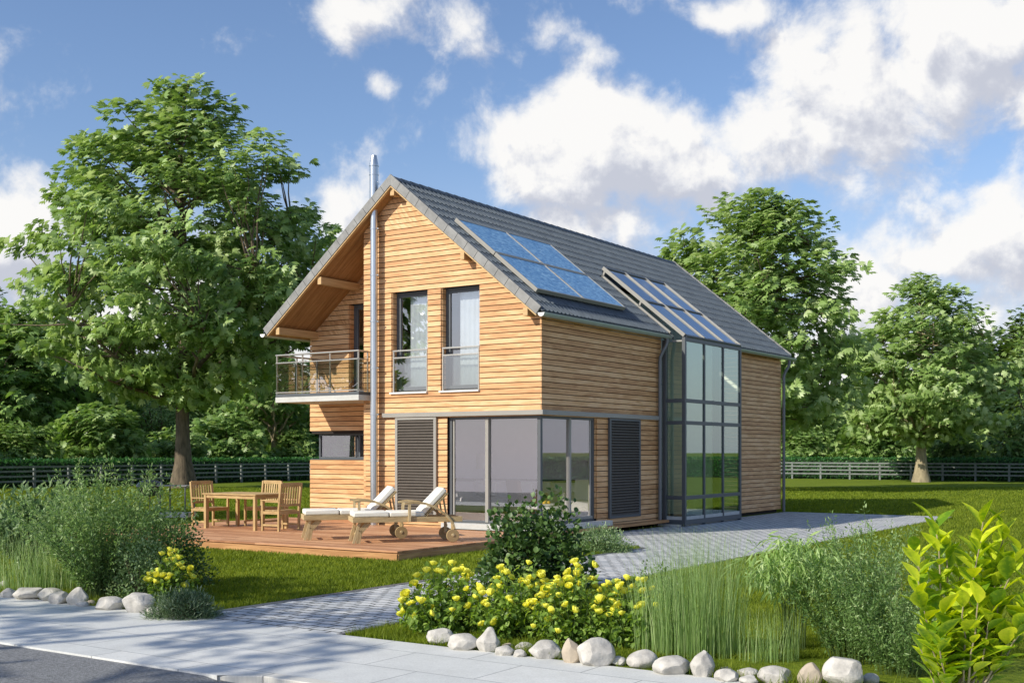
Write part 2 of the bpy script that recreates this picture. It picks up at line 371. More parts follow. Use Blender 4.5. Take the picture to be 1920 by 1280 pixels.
def world():
    w = bpy.data.worlds.new('World'); scene.world = w; w.use_nodes = True
    nt = w.node_tree; nt.nodes.clear(); ls = nt.links
    sky = N(nt, 'ShaderNodeTexSky'); sky.sky_type = 'NISHITA'; sky.sun_disc = False
    sky.sun_elevation = elev; sky.sun_rotation = azi % (2 * math.pi); sky.air_density = 1.0; sky.dust_density = .6; sky.ozone_density = 1.6
    # cloud density group, input: direction vector
    g = bpy.data.node_groups.new('clouddensity', 'ShaderNodeTree')
    g.interface.new_socket('Vector', in_out='INPUT', socket_type='NodeSocketVector')
    g.interface.new_socket('Density', in_out='OUTPUT', socket_type='NodeSocketFloat')
    gi = N(g, 'NodeGroupInput'); go = N(g, 'NodeGroupOutput'); gl = g.links
    nrm = N(g, 'ShaderNodeVectorMath', operation='NORMALIZE'); gl.new(gi.outputs[0], nrm.inputs[0])
    # warp the direction so cloud outlines billow
    nw = N(g, 'ShaderNodeTexNoise', i_Scale=9.0, i_Detail=3.0); gl.new(nrm.outputs[0], nw.inputs['Vector'])
    w1 = N(g, 'ShaderNodeVectorMath', operation='SUBTRACT'); w1.inputs[1].default_value = (.5, .5, .5); gl.new(nw.outputs['Color'], w1.inputs[0])
    w2 = N(g, 'ShaderNodeVectorMath', operation='SCALE'); w2.inputs['Scale'].default_value = .09; gl.new(w1.outputs[0], w2.inputs[0])
    w3 = N(g, 'ShaderNodeVectorMath', operation='ADD'); gl.new(nrm.outputs[0], w3.inputs[0]); gl.new(w2.outputs[0], w3.inputs[1])
    blobs = [  # px, py, rx, ry (photo pixels), strength
        (1130, 290, 195, 125, 1.1), (1010, 330, 115, 85, .9), (1110, 410, 200, 75, .8),
        (1640, 160, 235, 125, 1.0), (1480, 255, 210, 85, .9), (1800, 50, 200, 100, 1.0), (1880, 170, 120, 90, .9), (1320, 325, 130, 75, .85),
        (660, 50, 130, 60, .62), (1050, 100, 90, 50, .50), (1380, 25, 85, 45, .62), (895, 92, 34, 22, .28), (735, 175, 45, 35, .40),
        (20, 440, 130, 100, .95), (640, 400, 95, 70, .75), (1880, 440, 130, 75, .9), (1760, 510, 170, 65, .8), (1600, 560, 190, 75, .7), (1910, 560, 90, 90, .8),
        (1540, 700, 190, 110, .75), (240, 620, 260, 130, .6), (900, 480, 120, 60, .5), (560, 690, 200, 130, .7), (1850, 320, 110, 30, .35),
        (-250, 250, 160, 90, .8), (2250, 300, 260, 160, .9), (-600, 500, 260, 120, .8), (1000, -250, 400, 120, .7), (2800, 500, 300, 150, .8)]
    acc = None
    for (px, py, rx, ry, st) in blobs:
        u = (px - 960) / 2197; v = (846 - py) / 2197
        d = Vector((.831 * u - .5563, .5563 * u + .831, v)); L = d.length; d.normalize()
        t1 = Vector((0, 0, 1)).cross(d).normalized(); t2 = d.cross(t1)
        # squared elliptical distance on the sphere
        def dotn(vec, r):
            n = N(g, 'ShaderNodeVectorMath', operation='DOT_PRODUCT'); n.inputs[1].default_value = tuple(vec * (2197 / r / 1.0)); gl.new(w3.outputs[0], n.inputs[0])
            q = N(g, 'ShaderNodeMath', operation='MULTIPLY'); gl.new(n.outputs['Value'], q.inputs[0]); gl.new(n.outputs['Value'], q.inputs[1]); return q
        a = dotn(t1, rx * .97); b = dotn(t2, ry * .97)
        f = N(g, 'ShaderNodeVectorMath', operation='DOT_PRODUCT'); f.inputs[1].default_value = tuple(d); gl.new(w3.outputs[0], f.inputs[0])
        sm = N(g, 'ShaderNodeMath', operation='ADD'); gl.new(a.outputs[0], sm.inputs[0]); gl.new(b.outputs[0], sm.inputs[1])
        ex = N(g, 'ShaderNodeMath', operation='MULTIPLY', i_1=-.9); gl.new(sm.outputs[0], ex.inputs[0])
        e2 = N(g, 'ShaderNodeMath', operation='EXPONENT'); gl.new(ex.outputs[0], e2.inputs[0])
        fr = N(g, 'ShaderNodeMath', operation='GREATER_THAN', i_1=0.0); gl.new(f.outputs['Value'], fr.inputs[0])
        m1 = N(g, 'ShaderNodeMath', operation='MULTIPLY'); gl.new(e2.outputs[0], m1.inputs[0]); gl.new(fr.outputs[0], m1.inputs[1])
        m2 = N(g, 'ShaderNodeMath', operation='MULTIPLY', i_1=st); gl.new(m1.outputs[0], m2.inputs[0])
        if acc is None: acc = m2
        else:
            mxn = N(g, 'ShaderNodeMath', operation='SMOOTH_MAX', i_2=.12); gl.new(acc.outputs[0], mxn.inputs[0]); gl.new(m2.outputs[0], mxn.inputs[1]); acc = mxn
    fb = N(g, 'ShaderNodeTexNoise', i_Scale=13.0, i_Detail=10.0, i_Roughness=.60, i_Distortion=.15); gl.new(nrm.outputs[0], fb.inputs['Vector'])
    fs = N(g, 'ShaderNodeMath', operation='MULTIPLY_ADD', i_1=2.1, i_2=-1.04); gl.new(fb.outputs[0], fs.inputs[0])
    tot = N(g, 'ShaderNodeMath', operation='ADD'); gl.new(acc.outputs[0], tot.inputs[0]); gl.new(fs.outputs[0], tot.inputs[1])
    gl.new(tot.outputs[0], go.inputs[0])
    tc = N(nt, 'ShaderNodeTexCoord')
    g1 = N(nt, 'ShaderNodeGroup'); g1.node_tree = g; ls.new(tc.outputs['Generated'], g1.inputs[0])
    off = N(nt, 'ShaderNodeVectorMath', operation='ADD'); off.inputs[1].default_value = (-.010, -.008, .022); ls.new(tc.outputs['Generated'], off.inputs[0])
    g2 = N(nt, 'ShaderNodeGroup'); g2.node_tree = g; ls.new(off.outputs[0], g2.inputs[0])
    mask = N(nt, 'ShaderNodeMapRange'); mask.interpolation_type = 'SMOOTHSTEP'
    mask.inputs['From Min'].default_value = .14; mask.inputs['From Max'].default_value = .66; mask.inputs['To Max'].default_value = .97; ls.new(g1.outputs[0], mask.inputs[0])
    # light: thinner towards the sun = brighter
    df = N(nt, 'ShaderNodeMath', operation='SUBTRACT'); ls.new(g1.outputs[0], df.inputs[0]); ls.new(g2.outputs[0], df.inputs[1])
    thick = N(nt, 'ShaderNodeMath', operation='MULTIPLY', i_1=-.17); ls.new(g2.outputs[0], thick.inputs[0])
    lt = N(nt, 'ShaderNodeMath', operation='MULTIPLY_ADD', i_1=2.4); ls.new(df.outputs[0], lt.inputs[0]); ls.new(thick.outputs[0], lt.inputs[2])
    sh = N(nt, 'ShaderNodeMapRange'); sh.interpolation_type = 'SMOOTHSTEP'; sh.inputs['From Min'].default_value = -.95; sh.inputs['From Max'].default_value = .62
    dn = N(nt, 'ShaderNodeTexNoise', i_Scale=34.0, i_Detail=7.0, i_Roughness=.6); ls.new(tc.outputs['Generated'], dn.inputs['Vector'])
    dm = N(nt, 'ShaderNodeMath', operation='MULTIPLY_ADD', i_1=1.1, i_2=-.55); ls.new(dn.outputs[0], dm.inputs[0])
    dl = N(nt, 'ShaderNodeMath', operation='ADD'); ls.new(lt.outputs[0], dl.inputs[0]); ls.new(dm.outputs[0], dl.inputs[1]); ls.new(dl.outputs[0], sh.inputs[0])
    cr = ramp(nt, [(0, (3.9, 4.05, 4.6)), (.45, (5.35, 5.4, 5.65)), (.85, (6.6, 6.5, 6.35))], sh.outputs[0])
    # pale haze towards the horizon
    sx = N(nt, 'ShaderNodeSeparateXYZ'); ls.new(tc.outputs['Generated'], sx.inputs[0])
    hz = N(nt, 'ShaderNodeMapRange'); hz.interpolation_type = 'SMOOTHSTEP'; hz.inputs['From Min'].default_value = .26; hz.inputs['From Max'].default_value = -.02; hz.inputs['To Max'].default_value = .9; ls.new(sx.outputs[2], hz.inputs[0])
    # haze brightened towards the street, added so the front panes reflect paler
    ym = N(nt, 'ShaderNodeMapRange'); ym.interpolation_type = 'SMOOTHSTEP'; ym.inputs['From Min'].default_value = .15; ym.inputs['From Max'].default_value = -.55; ls.new(sx.outputs[1], ym.inputs[0])
    hcol = ramp(nt, [(0, (3.9, 3.95, 4.7)), (1, (6.9, 6.6, 7.4))], ym.outputs[0])
    gm = N(nt, 'ShaderNodeMix'); gm.data_type = 'RGBA'; ls.new(mask.outputs[0], gm.inputs['Factor'])
    tint = N(nt, 'ShaderNodeVectorMath', operation='MULTIPLY'); tint.inputs[1].default_value = (.87, .92, 1.04); ls.new(sky.outputs[0], tint.inputs[0])
    hm = N(nt, 'ShaderNodeMix'); hm.data_type = 'RGBA'; ls.new(hz.outputs[0], hm.inputs['Factor']); ls.new(tint.outputs[0], hm.inputs[6]); ls.new(hcol.outputs[0], hm.inputs[7])
    ls.new(hm.outputs[2], gm.inputs[6]); ls.new(cr.outputs[0], gm.inputs[7])
    bg = N(nt, 'ShaderNodeBackground'); bg.inputs['Strength'].default_value = .15; ls.new(gm.outputs[2], bg.inputs[0])
    o = N(nt, 'ShaderNodeOutputWorld'); ls.new(bg.outputs[0], o.inputs[0])
world()
scene.view_settings.view_transform = 'Standard'
try: scene.view_settings.look = 'None'
except Exception: pass
scene.view_settings.exposure = 0
scene.render.engine = 'CYCLES'
scene.cycles.max_bounces = 10; scene.cycles.diffuse_bounces = 6; scene.cycles.transparent_max_bounces = 16
scene.cycles.use_denoising = True

# ------------------------------------------------------------------ ground
def sheet(name, pts, z, mat):
    b = MB(); b.face([(x, y, z) for x, y in pts]); o = b.build(name, mat); tag(o, kind='structure'); return o
# lawn: one large sheet to the horizon, from the house bed back
sheet('lawn', [(-900, -11.5), (900, -11.5), (900, 1200), (-900, 1200)], 0.0, M['lawn'])
sheet('cobbled_path', [(2.72, -11.5), (4.9, -11.5), (4.9, 13.4), (.12, 13.4), (.12, .6), (2.72, -.6)], .006, M['pavers'])
b = MB()
b.face([(-120, -13.62, .008), (5.55, -13.62, .008), (5.9, -13.32, .008), (120, -13.32, .008), (120, -11.5, .008), (-120, -11.5, .008)])
b.face([(-120, -13.62, -.05), (5.55, -13.62, -.05), (5.55, -13.62, .008), (-120, -13.62, .008)])
tag(b.build('sidewalk', M['sidewalk']), kind='structure')
b = MB()
b.face([(-900, -22.5, -.010), (5.4, -22.5, -.010), (5.4, -13.0, -.010), (-900, -13.0, -.010)])
b.face([(5.4, -22.5, -.010), (6.4, -22.5, -.15), (6.4, -13.0, -.15), (5.4, -13.0, -.010)])
b.face([(6.4, -22.5, -.15), (900, -22.5, -.15), (900, -13.0, -.15), (6.4, -13.0, -.15)])
tag(b.build('road', M['asphalt']), kind='structure')
b = MB()
x = 5.9
k = 0
while x < 18:
    b.box(x + .004, -13.46, -.2, x + 1.0 - .004, -13.32, .016); x += 1.0
b.hexa([(5.5, -13.62, -.2), (5.896, -13.46, -.2), (5.896, -13.32, -.2), (5.5, -13.50, -.2), (5.5, -13.62, .002), (5.896, -13.46, .016), (5.896, -13.32, .016), (5.5, -13.5, .002)])
tag(b.build('kerb', M['kerb'], bevel=.008), kind='structure')
b = MB()
for (x0, y0, x1, y1) in [(2.62, -11.5, 2.72, -.65), (4.9, -11.5, 4.97, 13.4)]:
    b.box(x0, y0, -.05, x1, y1, .012)
tag(b.build('path_edging', M['zincdark']), kind='structure')

# ------------------------------------------------------------------ house
house = empty('house', (0, 0, 0), 0, 'two storey gabled house clad in horizontal larch boards with a dark tiled roof', 'house')
W = 7.4; RX = -3.7
def ztop(x): return 7.79 - .809 * abs(x - RX)
def zsof(x): return ztop(x) - .195
PITCH = .116; BASE = .098; TB = .03   # board pitch, first board, board thickness
ROWS = 66
def row_intervals(L, za, zb, holes):
    iv = [(0.0, L)]
    zc = (za + zb) / 2
    for (u0, u1, h0, h1) in holes:
        if h0 < zc < h1:
            nv = []
            for a, c in iv:
                if u1 <= a or u0 >= c: nv.append((a, c)); continue
                if u0 > a: nv.append((a, u0))
                if u1 < c: nv.append((u1, c))
            iv = nv
    return [(a, c) for a, c in iv if c - a > .01]

def clad(mb, P, n, L, z0, z1, holes=(), clip=None, over=0.0):
    """P(u)->(x,y) on the wall plane, n outward normal (x,y); clip(z)->(umin,umax)"""
    for r in range(ROWS):
        za = BASE + r * PITCH; zb = za + PITCH - .016
        if za < z0 - .02 or za + .02 > z1: continue
        zb = min(zb, z1)
        for (a, c) in row_intervals(L, za, zb, holes):
            a0 = a1 = a; c0 = c1 = c
            if clip:
                l0, h0 = clip(za); l1, h1 = clip(zb)
                a0 = max(a, l0); c0 = min(c, h0); a1 = max(a, l1); c1 = min(c, h1)
                if c0 - a0 < .02: continue
                if c1 - a1 < .0: a1 = c1 = (a1 + c1) / 2
            def pt(u, o, z):
                x, y = P(u); return (x + n[0] * o, y + n[1] * o, z)
            # split long rows in random board lengths only in tone (same plane, butt joints)
            mb.hexa([pt(a0, TB, za), pt(c0, TB, za), pt(c0, 0.004, za), pt(a0, 0.004, za), pt(a1, TB - .007, zb), pt(c1, TB - .007, zb), pt(c1, 0.004, zb), pt(a1, 0.004, zb)])

def backing_poly(mb, pts):
    mb.face(pts)

# ---- front wall (main), y = 0 plane at board backs; board faces at y=-TB. shift planes so faces sit on y=0
def gclip(z):
    # wall clipped by the soffit on both sides; returns in world x
    d = (zsof(RX) - z) / .809
    return RX - d, RX + d
FL = -4.75
front_holes = [(-3.946, -2.93, 3.10, 5.33), (-2.573, -1.545, 3.10, 5.33), (-2.66, 0.02, .29, 2.55)]
mb = MB(3)
clad(mb, lambda u: (FL + u, TB), (0, -1), -FL, .09, 8, [(a - FL, c - FL, e, g) for a, c, e, g in front_holes[:2]] + [(-2.40 - FL, -FL + 1, .25, 2.56)],
     clip=lambda z: (gclip(z)[0] - FL, gclip(z)[1] - FL))
mb.build('front_wall_cladding', M['clad'], house)
# return of the main section towards the recess (faces west), boards
mb = MB(4)
clad(mb, lambda u: (FL + TB, 0.035 + u), (-1, 0), 1.05, .09, 8, [], clip=lambda z: (0, 1.05 if z < zsof(FL) - .05 else -1))
# recess wall upper (y = 1.05), from x=-7.4 to -4.75
RY = 1.05
clad(mb, lambda u: (-W + u, RY + TB), (0, -1), W + FL + .02, .09, 8,
     [(W - 6.14, W - 5.10, 3.10, 5.33), (-.1, 3, 1.62, 2.24)], clip=lambda z: (gclip(z)[0] + W, 9))
mb.build('recess_wall_cladding', M['clad'], house)
# east wall
LEN = 13.31
mb = MB(5)
clad(mb, lambda u: (-TB, .002 + u), (1, 0), 5.40, .09, 4.60, [(-1, 2.28, .25, 2.56)])
mb.build('side_wall_cladding', M['clad'], house)
mb = MB(55)
clad(mb, lambda u: (-TB, 8.93 + u), (1, 0), LEN - 8.93, .09, 4.60)
mb.build('side_wall_cladding', M['clad'], house)
# west wall
mb = MB(6)
clad(mb, lambda u: (-W + TB, RY + .035 + u), (-1, 0), LEN - RY, .09, 4.60, [(-1, 1.6, 1.62, 2.24)])
mb.build('rear_wall_cladding', M['clad'], house)
# back gable boards
mb = MB(7)
clad(mb, lambda u: (-W + u, LEN - TB), (0, 1), W, .09, 8, [], clip=lambda z: (gclip(z)[0] + W, gclip(z)[1] + W))
mb.build('rear_wall_cladding', M['clad'], house)

# dark structural walls behind the boards (0.2 thick, holes built from pieces)
mb = MB(8)
T = .20
def wallx(x0, x1, y0, z0, z1, ymax=None):   # wall running in x with outer face y0
    mb.box(x0, y0, z0, x1, ymax or y0 + T, z1)
def gable_piece(x0, x1, y0, zlow, y1):
    # polygonal prism under soffit
    xs = sorted(set([x0, x1] + ([RX] if x0 < RX < x1 else [])))
    for a, c in zip(xs[:-1], xs[1:]):
        mb.hexa([(a, y0, zlow), (c, y0, zlow), (c, y1, zlow), (a, y1, zlow), (a, y0, zsof(a) - .01), (c, y0, zsof(c) - .01), (c, y1, zsof(c) - .01), (a, y1, zsof(a) - .01)])
y0 = TB + .002; y1 = TB + T
gable_piece(FL + TB + .002, -3.946, y0, 3.10, y1); gable_piece(-2.93, -2.573, y0, 3.10, y1); gable_piece(-1.545, -TB - .002, y0, 3.10, y1)
gable_piece(-3.946, -2.93, y0, 5.33, y1); gable_piece(-2.573, -1.545, y0, 5.33, y1)
mb.box(FL + TB + .002, y0, 2.55, -TB - .002, y1, 3.10)
mb.box(FL + TB + .002, y0, .10, -2.40, y1, 2.55)
# recess
y0 = RY + TB + .002; y1 = y0 + T
gable_piece(-W + TB + .002, -6.14, y0, 3.1, y1); gable_piece(-6.14, -5.10, y0, 5.33, y1); gable_piece(-5.10, FL + TB, y0, 3.1, y1)
mb.box(-W + TB + .002, y0, 2.23, FL + TB, y1, 3.10)
mb.box(-W + TB + .002, y0, .10, FL + TB, y1, 1.615)
mb.box(FL + TB + .002, TB + T, .10, FL + TB + .15, RY + .3, zsof(FL) - .03)
# east
x1 = -TB - .002; x0 = x1 - T
mb.box(x0, 2.28, .10, x1, 5.40, 2.55); mb.box(x0, TB + T, 2.55, x1, 5.40, 4.50)
mb.box(x0, 8.93, .10, x1, LEN - TB - .002, 4.50)
# west, back
mb.box(-W + TB + .002, RY + .25, 2.23, -W + TB + T, LEN - TB - .002, 4.50); mb.box(-W + TB + .002, RY + .25, .10, -W + TB + T, LEN - TB - .002, 1.615)
mb.box(-W + TB + .002, RY + 1.7, 1.6, -W + TB + T, LEN - TB - .002, 2.24)
mb.box(-W + TB + T, LEN - TB - T, .10, x0, LEN - TB - .002, 4.50)
gable_piece(-W + .05, -.05, LEN - TB - T, 4.505, LEN - TB - .002)
mb.build('structural_wall', M['dark'], house)
# plinth (dark shadow gap at the ground)
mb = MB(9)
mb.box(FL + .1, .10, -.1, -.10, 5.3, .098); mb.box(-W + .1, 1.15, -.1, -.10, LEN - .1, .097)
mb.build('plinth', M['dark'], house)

# timber reveals of the openings (boards)
def reveal(xa, xb, y, z0, z1, depth):
    for (p, q) in ((xa, xa + .022), (xb - .022, xb)):
        mb = MB(int(abs(p) * 100))
        for r in range(ROWS):
            za = BASE + r * PITCH; zb = za + PITCH - .013
            if za < z0 - .05 or zb > z1 + .09: continue
            za = max(za, z0); zb = min(zb, z1)
            if zb - za < .02: continue
            mb.box(p, y + TB + .002, za, q, y + depth, zb)
        mb.build('window_reveal', M['clad'], house)
reveal(-3.946, -2.93, 0, 3.12, 5.32, .24); reveal(-2.573, -1.545, 0, 3.12, 5.32, .24); reveal(-6.14, -5.10, RY, 3.12, 5.32, .24)
for bx_ in ((-2.42, TB + .002, -2.40, .16), (-.16, 2.26, -TB - .002, 2.28)):
    mb = MB(10)
    for r in range(ROWS):
        za = BASE + r * PITCH; zb = za + PITCH - .013
        if .28 < za < 2.5: mb.box(bx_[0], bx_[1], za, bx_[2], bx_[3], min(zb, 2.55))
    mb.build('window_reveal', M['clad'], house)

# ---- grey lintel beam round the corner
mb = MB(11)
mb.box(-4.153, -.075, 2.55, .075, TB, 2.645); mb.box(-.02, TB, 2.55, .075, 5.16, 2.645)
mb.build('lintel_beam', M['framelight'], house, bevel=.004)

# ---- windows helpers
def rect_frame_x(mb, x0, x1, y0, y1, z0, z1, w=.06, mull=(), trans=(), wt=None):
    """frame in an x-z plane"""
    wt = wt or w
    mb.box(x0, y0, z0, x0 + w, y1, z1); mb.box(x1 - w, y0, z0, x1, y1, z1)
    mb.box(x0 + w, y0 + .001, z0, x1 - w, y1, z0 + wt); mb.box(x0 + w, y0 + .001, z1 - wt, x1 - w, y1, z1)
    for m in mull: mb.box(m - w / 2, y0 + .002, z0 + wt, m + w / 2, y1 - .002, z1 - wt)
    for t in trans: mb.box(x0 + w, y0 + .004, t - w / 2, x1 - w, y1 - .004, t + w / 2)
def rect_frame_y(mb, x0, x1, y0, y1, z0, z1, w=.06, mull=(), trans=(), wt=None):
    wt = wt or w
    mb.box(x0, y0, z0, x1, y0 + w, z1); mb.box(x0, y1 - w, z0, x1, y1, z1)
    mb.box(x0, y0 + w, z0, x1 - .001, y1 - w, z0 + wt); mb.box(x0, y0 + w, z1 - wt, x1 - .001, y1 - w, z1)
    for m in mull: mb.box(x0 + .002, m - w / 2, z0 + wt, x1 - .002, m + w / 2, z1 - wt)
    for t in trans: mb.box(x0 + .004, y0 + w, t - w / 2, x1 - .004, y1 - w, t + w / 2)
def pane_x(name, x0, x1, y, z0, z1, mat, parent):
    b = MB(); b.face([(x0, y, z0), (x1, y, z0), (x1, y, z1), (x0, y, z1)]); return b.build(name, mat, parent)
def pane_y(name, x, y0, y1, z0, z1, mat, parent):
    b = MB(); b.face([(x, y0, z0), (x, y1, z0), (x, y1, z1), (x, y0, z1)]); return b.build(name, mat, parent)

# upper french windows
for (xa, xb, lab) in ((-3.924, -2.952, 'left full height upper window'), (-2.551, -1.567, 'right full height upper window')):
    mb = MB(12); rect_frame_x(mb, xa, xb, .165, .225, 3.12, 5.32, .055); rect_frame_x(mb, xa + .057, xb - .057, .18, .235, 3.177, 5.263, .05)
    f = mb.build('window', M['frame'], house, bevel=.003); f['label'] = lab
    pane_x('pane', xa + .10, xb - .10, .205, 3.22, 5.22, M['glass'], f)
    mb = MB(13); mb.box(xa - .045, -.045, 3.065, xb + .02, .165, 3.105); mb.build('sill', M['sill'], f, bevel=.003)
    mb = MB(14)
    for z in (4.02, 3.865): mb.box(xa, .020, z - .016, xb, .052, z + .016)
    mb.box(xa + .005, .022, 3.105, xa + .035, .05, 4.0); mb.box(xb - .035, .022, 3.105, xb - .005, .05, 4.0)
    rl = mb.build('railing', M['metal'], house, bevel=.003)
    pane_x('glass_panel', xa + .035, xb - .035, .036, 3.14, 3.85, M['glassrail'], rl)
    mb = MB(15); nn = 26  # pale curtains added behind the panes so the glass looks lighter
    cx0, cx1 = xa + .24, xb - .05
    for i in range(nn):
        u0, u1 = i / nn, (i + 1) / nn
        mb.face([(cx0 + (cx1 - cx0) * u0, .36 + .006 * math.sin(i * 1.3), 3.1), (cx0 + (cx1 - cx0) * u1, .36 + .006 * math.sin(i * 1.3 + 1.3), 3.1), (cx0 + (cx1 - cx0) * u1, .36 + .006 * math.sin(i * 1.3 + 1.3), 5.3), (cx0 + (cx1 - cx0) * u0, .36 + .006 * math.sin(i * 1.3), 5.3)])
    mb.build('fill_curtain', M['fill_curtain'] , f, smooth=True)
# balcony door
mb = MB(15); rect_frame_x(mb, -6.118, -5.122, RY + .165, RY + .225, 3.14, 5.32, .06); rect_frame_x(mb, -6.056, -5.184, RY + .18, RY + .235, 3.2, 5.26, .06)
f = mb.build('balcony_door', M['frame'], house, bevel=.003)
pane_x('pane', -6.0, -5.24, RY + .2, 3.26, 5.2, M['glass'], f)
# ribbon window round the left ground corner
mb = MB(16)
rect_frame_x(mb, -7.33, -4.77, RY + .25, RY + .31, 1.62, 2.235, .05, mull=(-6.02,))
mb.box(-6.14, RY + .235, 1.66, -6.10, RY + .26, 2.19)
rect_frame_y(mb, -7.33, -7.27, RY + .312, RY + 1.7, 1.62, 2.235, .05)
f = mb.build('ribbon_window', M['frame'], house, bevel=.003)
pane_x('pane', -7.28, -4.82, RY + .28, 1.66, 2.2, M['glass'], f); pane_y('pane', -7.30, RY + .36, RY + 1.65, 1.66, 2.2, M['glass'], f)
mb = MB(17); mb.box(-7.39, RY + .005, 1.60, -4.77, RY + .25, 1.618); mb.build('sill', M['frame'], f)
# dark room behind ribbon
# corner glazing of the living room
mb = MB(18)
Z0, Z1 = .29, 2.548
GY = .10; GX = -.10
mb.box(-2.40, GY - .03, Z0, -2.32, GY + .05, Z1)                              # left jamb
mb.box(-2.32, GY - .029, Z1 - .07, -.0 + GX + .03, GY + .05, Z1)
mb.box(-2.32, GY - .029, Z0, GX + .03, GY + .05, Z0 + .05)
mb.box(GX - .05, GY - .031, Z0, GX + .031, GY + .05, Z1)                      # corner post
mb.box(GX - .05, GY + .05, Z1 - .07, GX + .030, 2.26, Z1); mb.box(GX - .05, GY + .05, Z0, GX + .030, 2.26, Z0 + .05)
mb.box(GX - .05, 2.18, Z0, GX + .032, 2.262, Z1)
glz = mb.build('corner_window', M['frame'], house, bevel=.004)
for q in ((-1.44, GY - .045, Z0 + .02, -1.36, GY + .04, Z1 - .05), (-2.30, GY - .02, Z0 + .05, -2.26, GY + .03, Z1 - .07), (GX - .04, 1.20, Z0 + .02, GX + .045, 1.27, Z1 - .05),
          (GX - .03, 2.10, Z0 + .05, GX + .025, 2.15, Z1 - .07), (GX - .03, 1.27, Z0 + .05, GX + .04, 2.18, Z0 + .11)):
    mb = MB(19); mb.box(*q); mb.build('mullion' if q[5] > 1 else 'door_rail', M['framelight'], glz, bevel=.004)
pane_x('pane', -2.27, -1.44, GY, Z0 + .05, Z1 - .07, M['glass'], glz); pane_x('pane', -1.36, GX - .05, GY + .012, Z0 + .05, Z1 - .07, M['glass'], glz)
pane_y('pane', GX, GY + .05, 1.20, Z0 + .05, Z1 - .07, M['glass'], glz); pane_y('pane', GX + .012, 1.27, 2.12, Z0 + .05, Z1 - .07, M['glass'], glz)
# threshold slab
mb = MB(20)
mb.box(-2.40, -.22, .168, .20, GY - .03, .285); mb.box(GX + .032, GY - .028, .168, .20, 2.62, .284)
mb.build('threshold', M['slab'], house, bevel=.005)
mb = MB(21)
mb.box(.031, -.2, .105, .26, 5.3, .166); mb.build('timber_step', M['deckedge'], house, bevel=.004)

# louvred shutters
def shutter(axis, a0, a1, off, z0, z1):
    fr = MB(22); w = .07
    f0, f1 = off, off + .05
    if axis == 'x':
        fr.box(a0, -f1, z0, a0 + w, -f0, z1); fr.box(a1 - w, -f1, z0, a1, -f0, z1); fr.box(a0 + w, -f1 + .001, z0, a1 - w, -f0, z0 + .06); fr.box(a0 + w, -f1 + .001, z1 - .05, a1 - w, -f0, z1)
    else:
        fr.box(f0, a0, z0, f1, a0 + w, z1); fr.box(f0, a1 - w, z0, f1, a1, z1); fr.box(f0, a0 + w, z0, f1 - .001, a1 - w, z0 + .06); fr.box(f0, a0 + w, z1 - .05, f1 - .001, a1 - w, z1)
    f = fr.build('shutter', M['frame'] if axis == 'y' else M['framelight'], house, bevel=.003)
    sl = MB(23); n = int((z1 - z0 - .11) / .0625); 
    for i in range(n):
        z = z0 + .06 + (i + .5) * (z1 - z0 - .11) / n
        if axis == 'x':
            sl.hexa([(a0 + w, -f1 + .004, z - .026), (a1 - w, -f1 + .004, z - .026), (a1 - w, -f0 - .004, z + .014), (a0 + w, -f0 - .004, z + .014),
                     (a0 + w, -f1 + .004, z - .010), (a1 - w, -f1 + .004, z - .010), (a1 - w, -f0 - .004, z + .028), (a0 + w, -f0 - .004, z + .028)])
        else:
            sl.hexa([(f1 - .004, a0 + w, z - .026), (f1 - .004, a1 - w, z - .026), (f0 + .004, a1 - w, z + .014), (f0 + .004, a0 + w, z + .014),
                     (f1 - .004, a0 + w, z - .010), (f1 - .004, a1 - w, z - .010), (f0 + .004, a1 - w, z + .028), (f0 + .004, a0 + w, z + .028)])
    sl.build('louvres', M['lou'], f)
    bk = MB(24)
    if axis == 'x': bk.box(a0 + w, -f0 - .003, z0 + .06, a1 - w, -f0 + .004, z1 - .05)
    else: bk.box(f0 - .004, a0 + w, z0 + .06, f0 + .003, a1 - w, z1 - .05)
    bk.build('backing', M['dark'], f)
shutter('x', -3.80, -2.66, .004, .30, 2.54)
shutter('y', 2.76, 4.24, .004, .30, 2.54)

# ---- roof
SL = math.hypot(1, .809); cs = 1 / SL; sn = .809 / SL
EX = 3.87  # horizontal run each side
YF, YB = -.30, 13.65
OPY0, OPY1, OPX = 5.46, 8.89, -1.65   # roof opening for the winter garden
def slope_pt(side, run, y, h):
    """run = horizontal distance from ridge, h = perpendicular height above top plane"""
    return (RX + side * (run + h * sn), y, 7.79 - .809 * run + h * cs)
# roof body (timber deck)
mb = MB(30)
def roof_body(side, r0, r1, ya, yb):
    c = []
    for h in (-.15, -.03):
        for (r, y) in ((r0, ya), (r1, ya), (r1, yb), (r0, yb)):
            c.append(slope_pt(side, r, y, h))
    mb.hexa(c)
roof_body(-1, 0.0, EX, YF + .03, YB - .03)
roof_body(1, 0.0, EX, YF + .03, OPY0); roof_body(1, 0.0, EX, OPY1, YB - .03); roof_body(1, 0.0, OPX - RX, OPY0, OPY1)
roof = mb.build('roof', M['dark'], house)
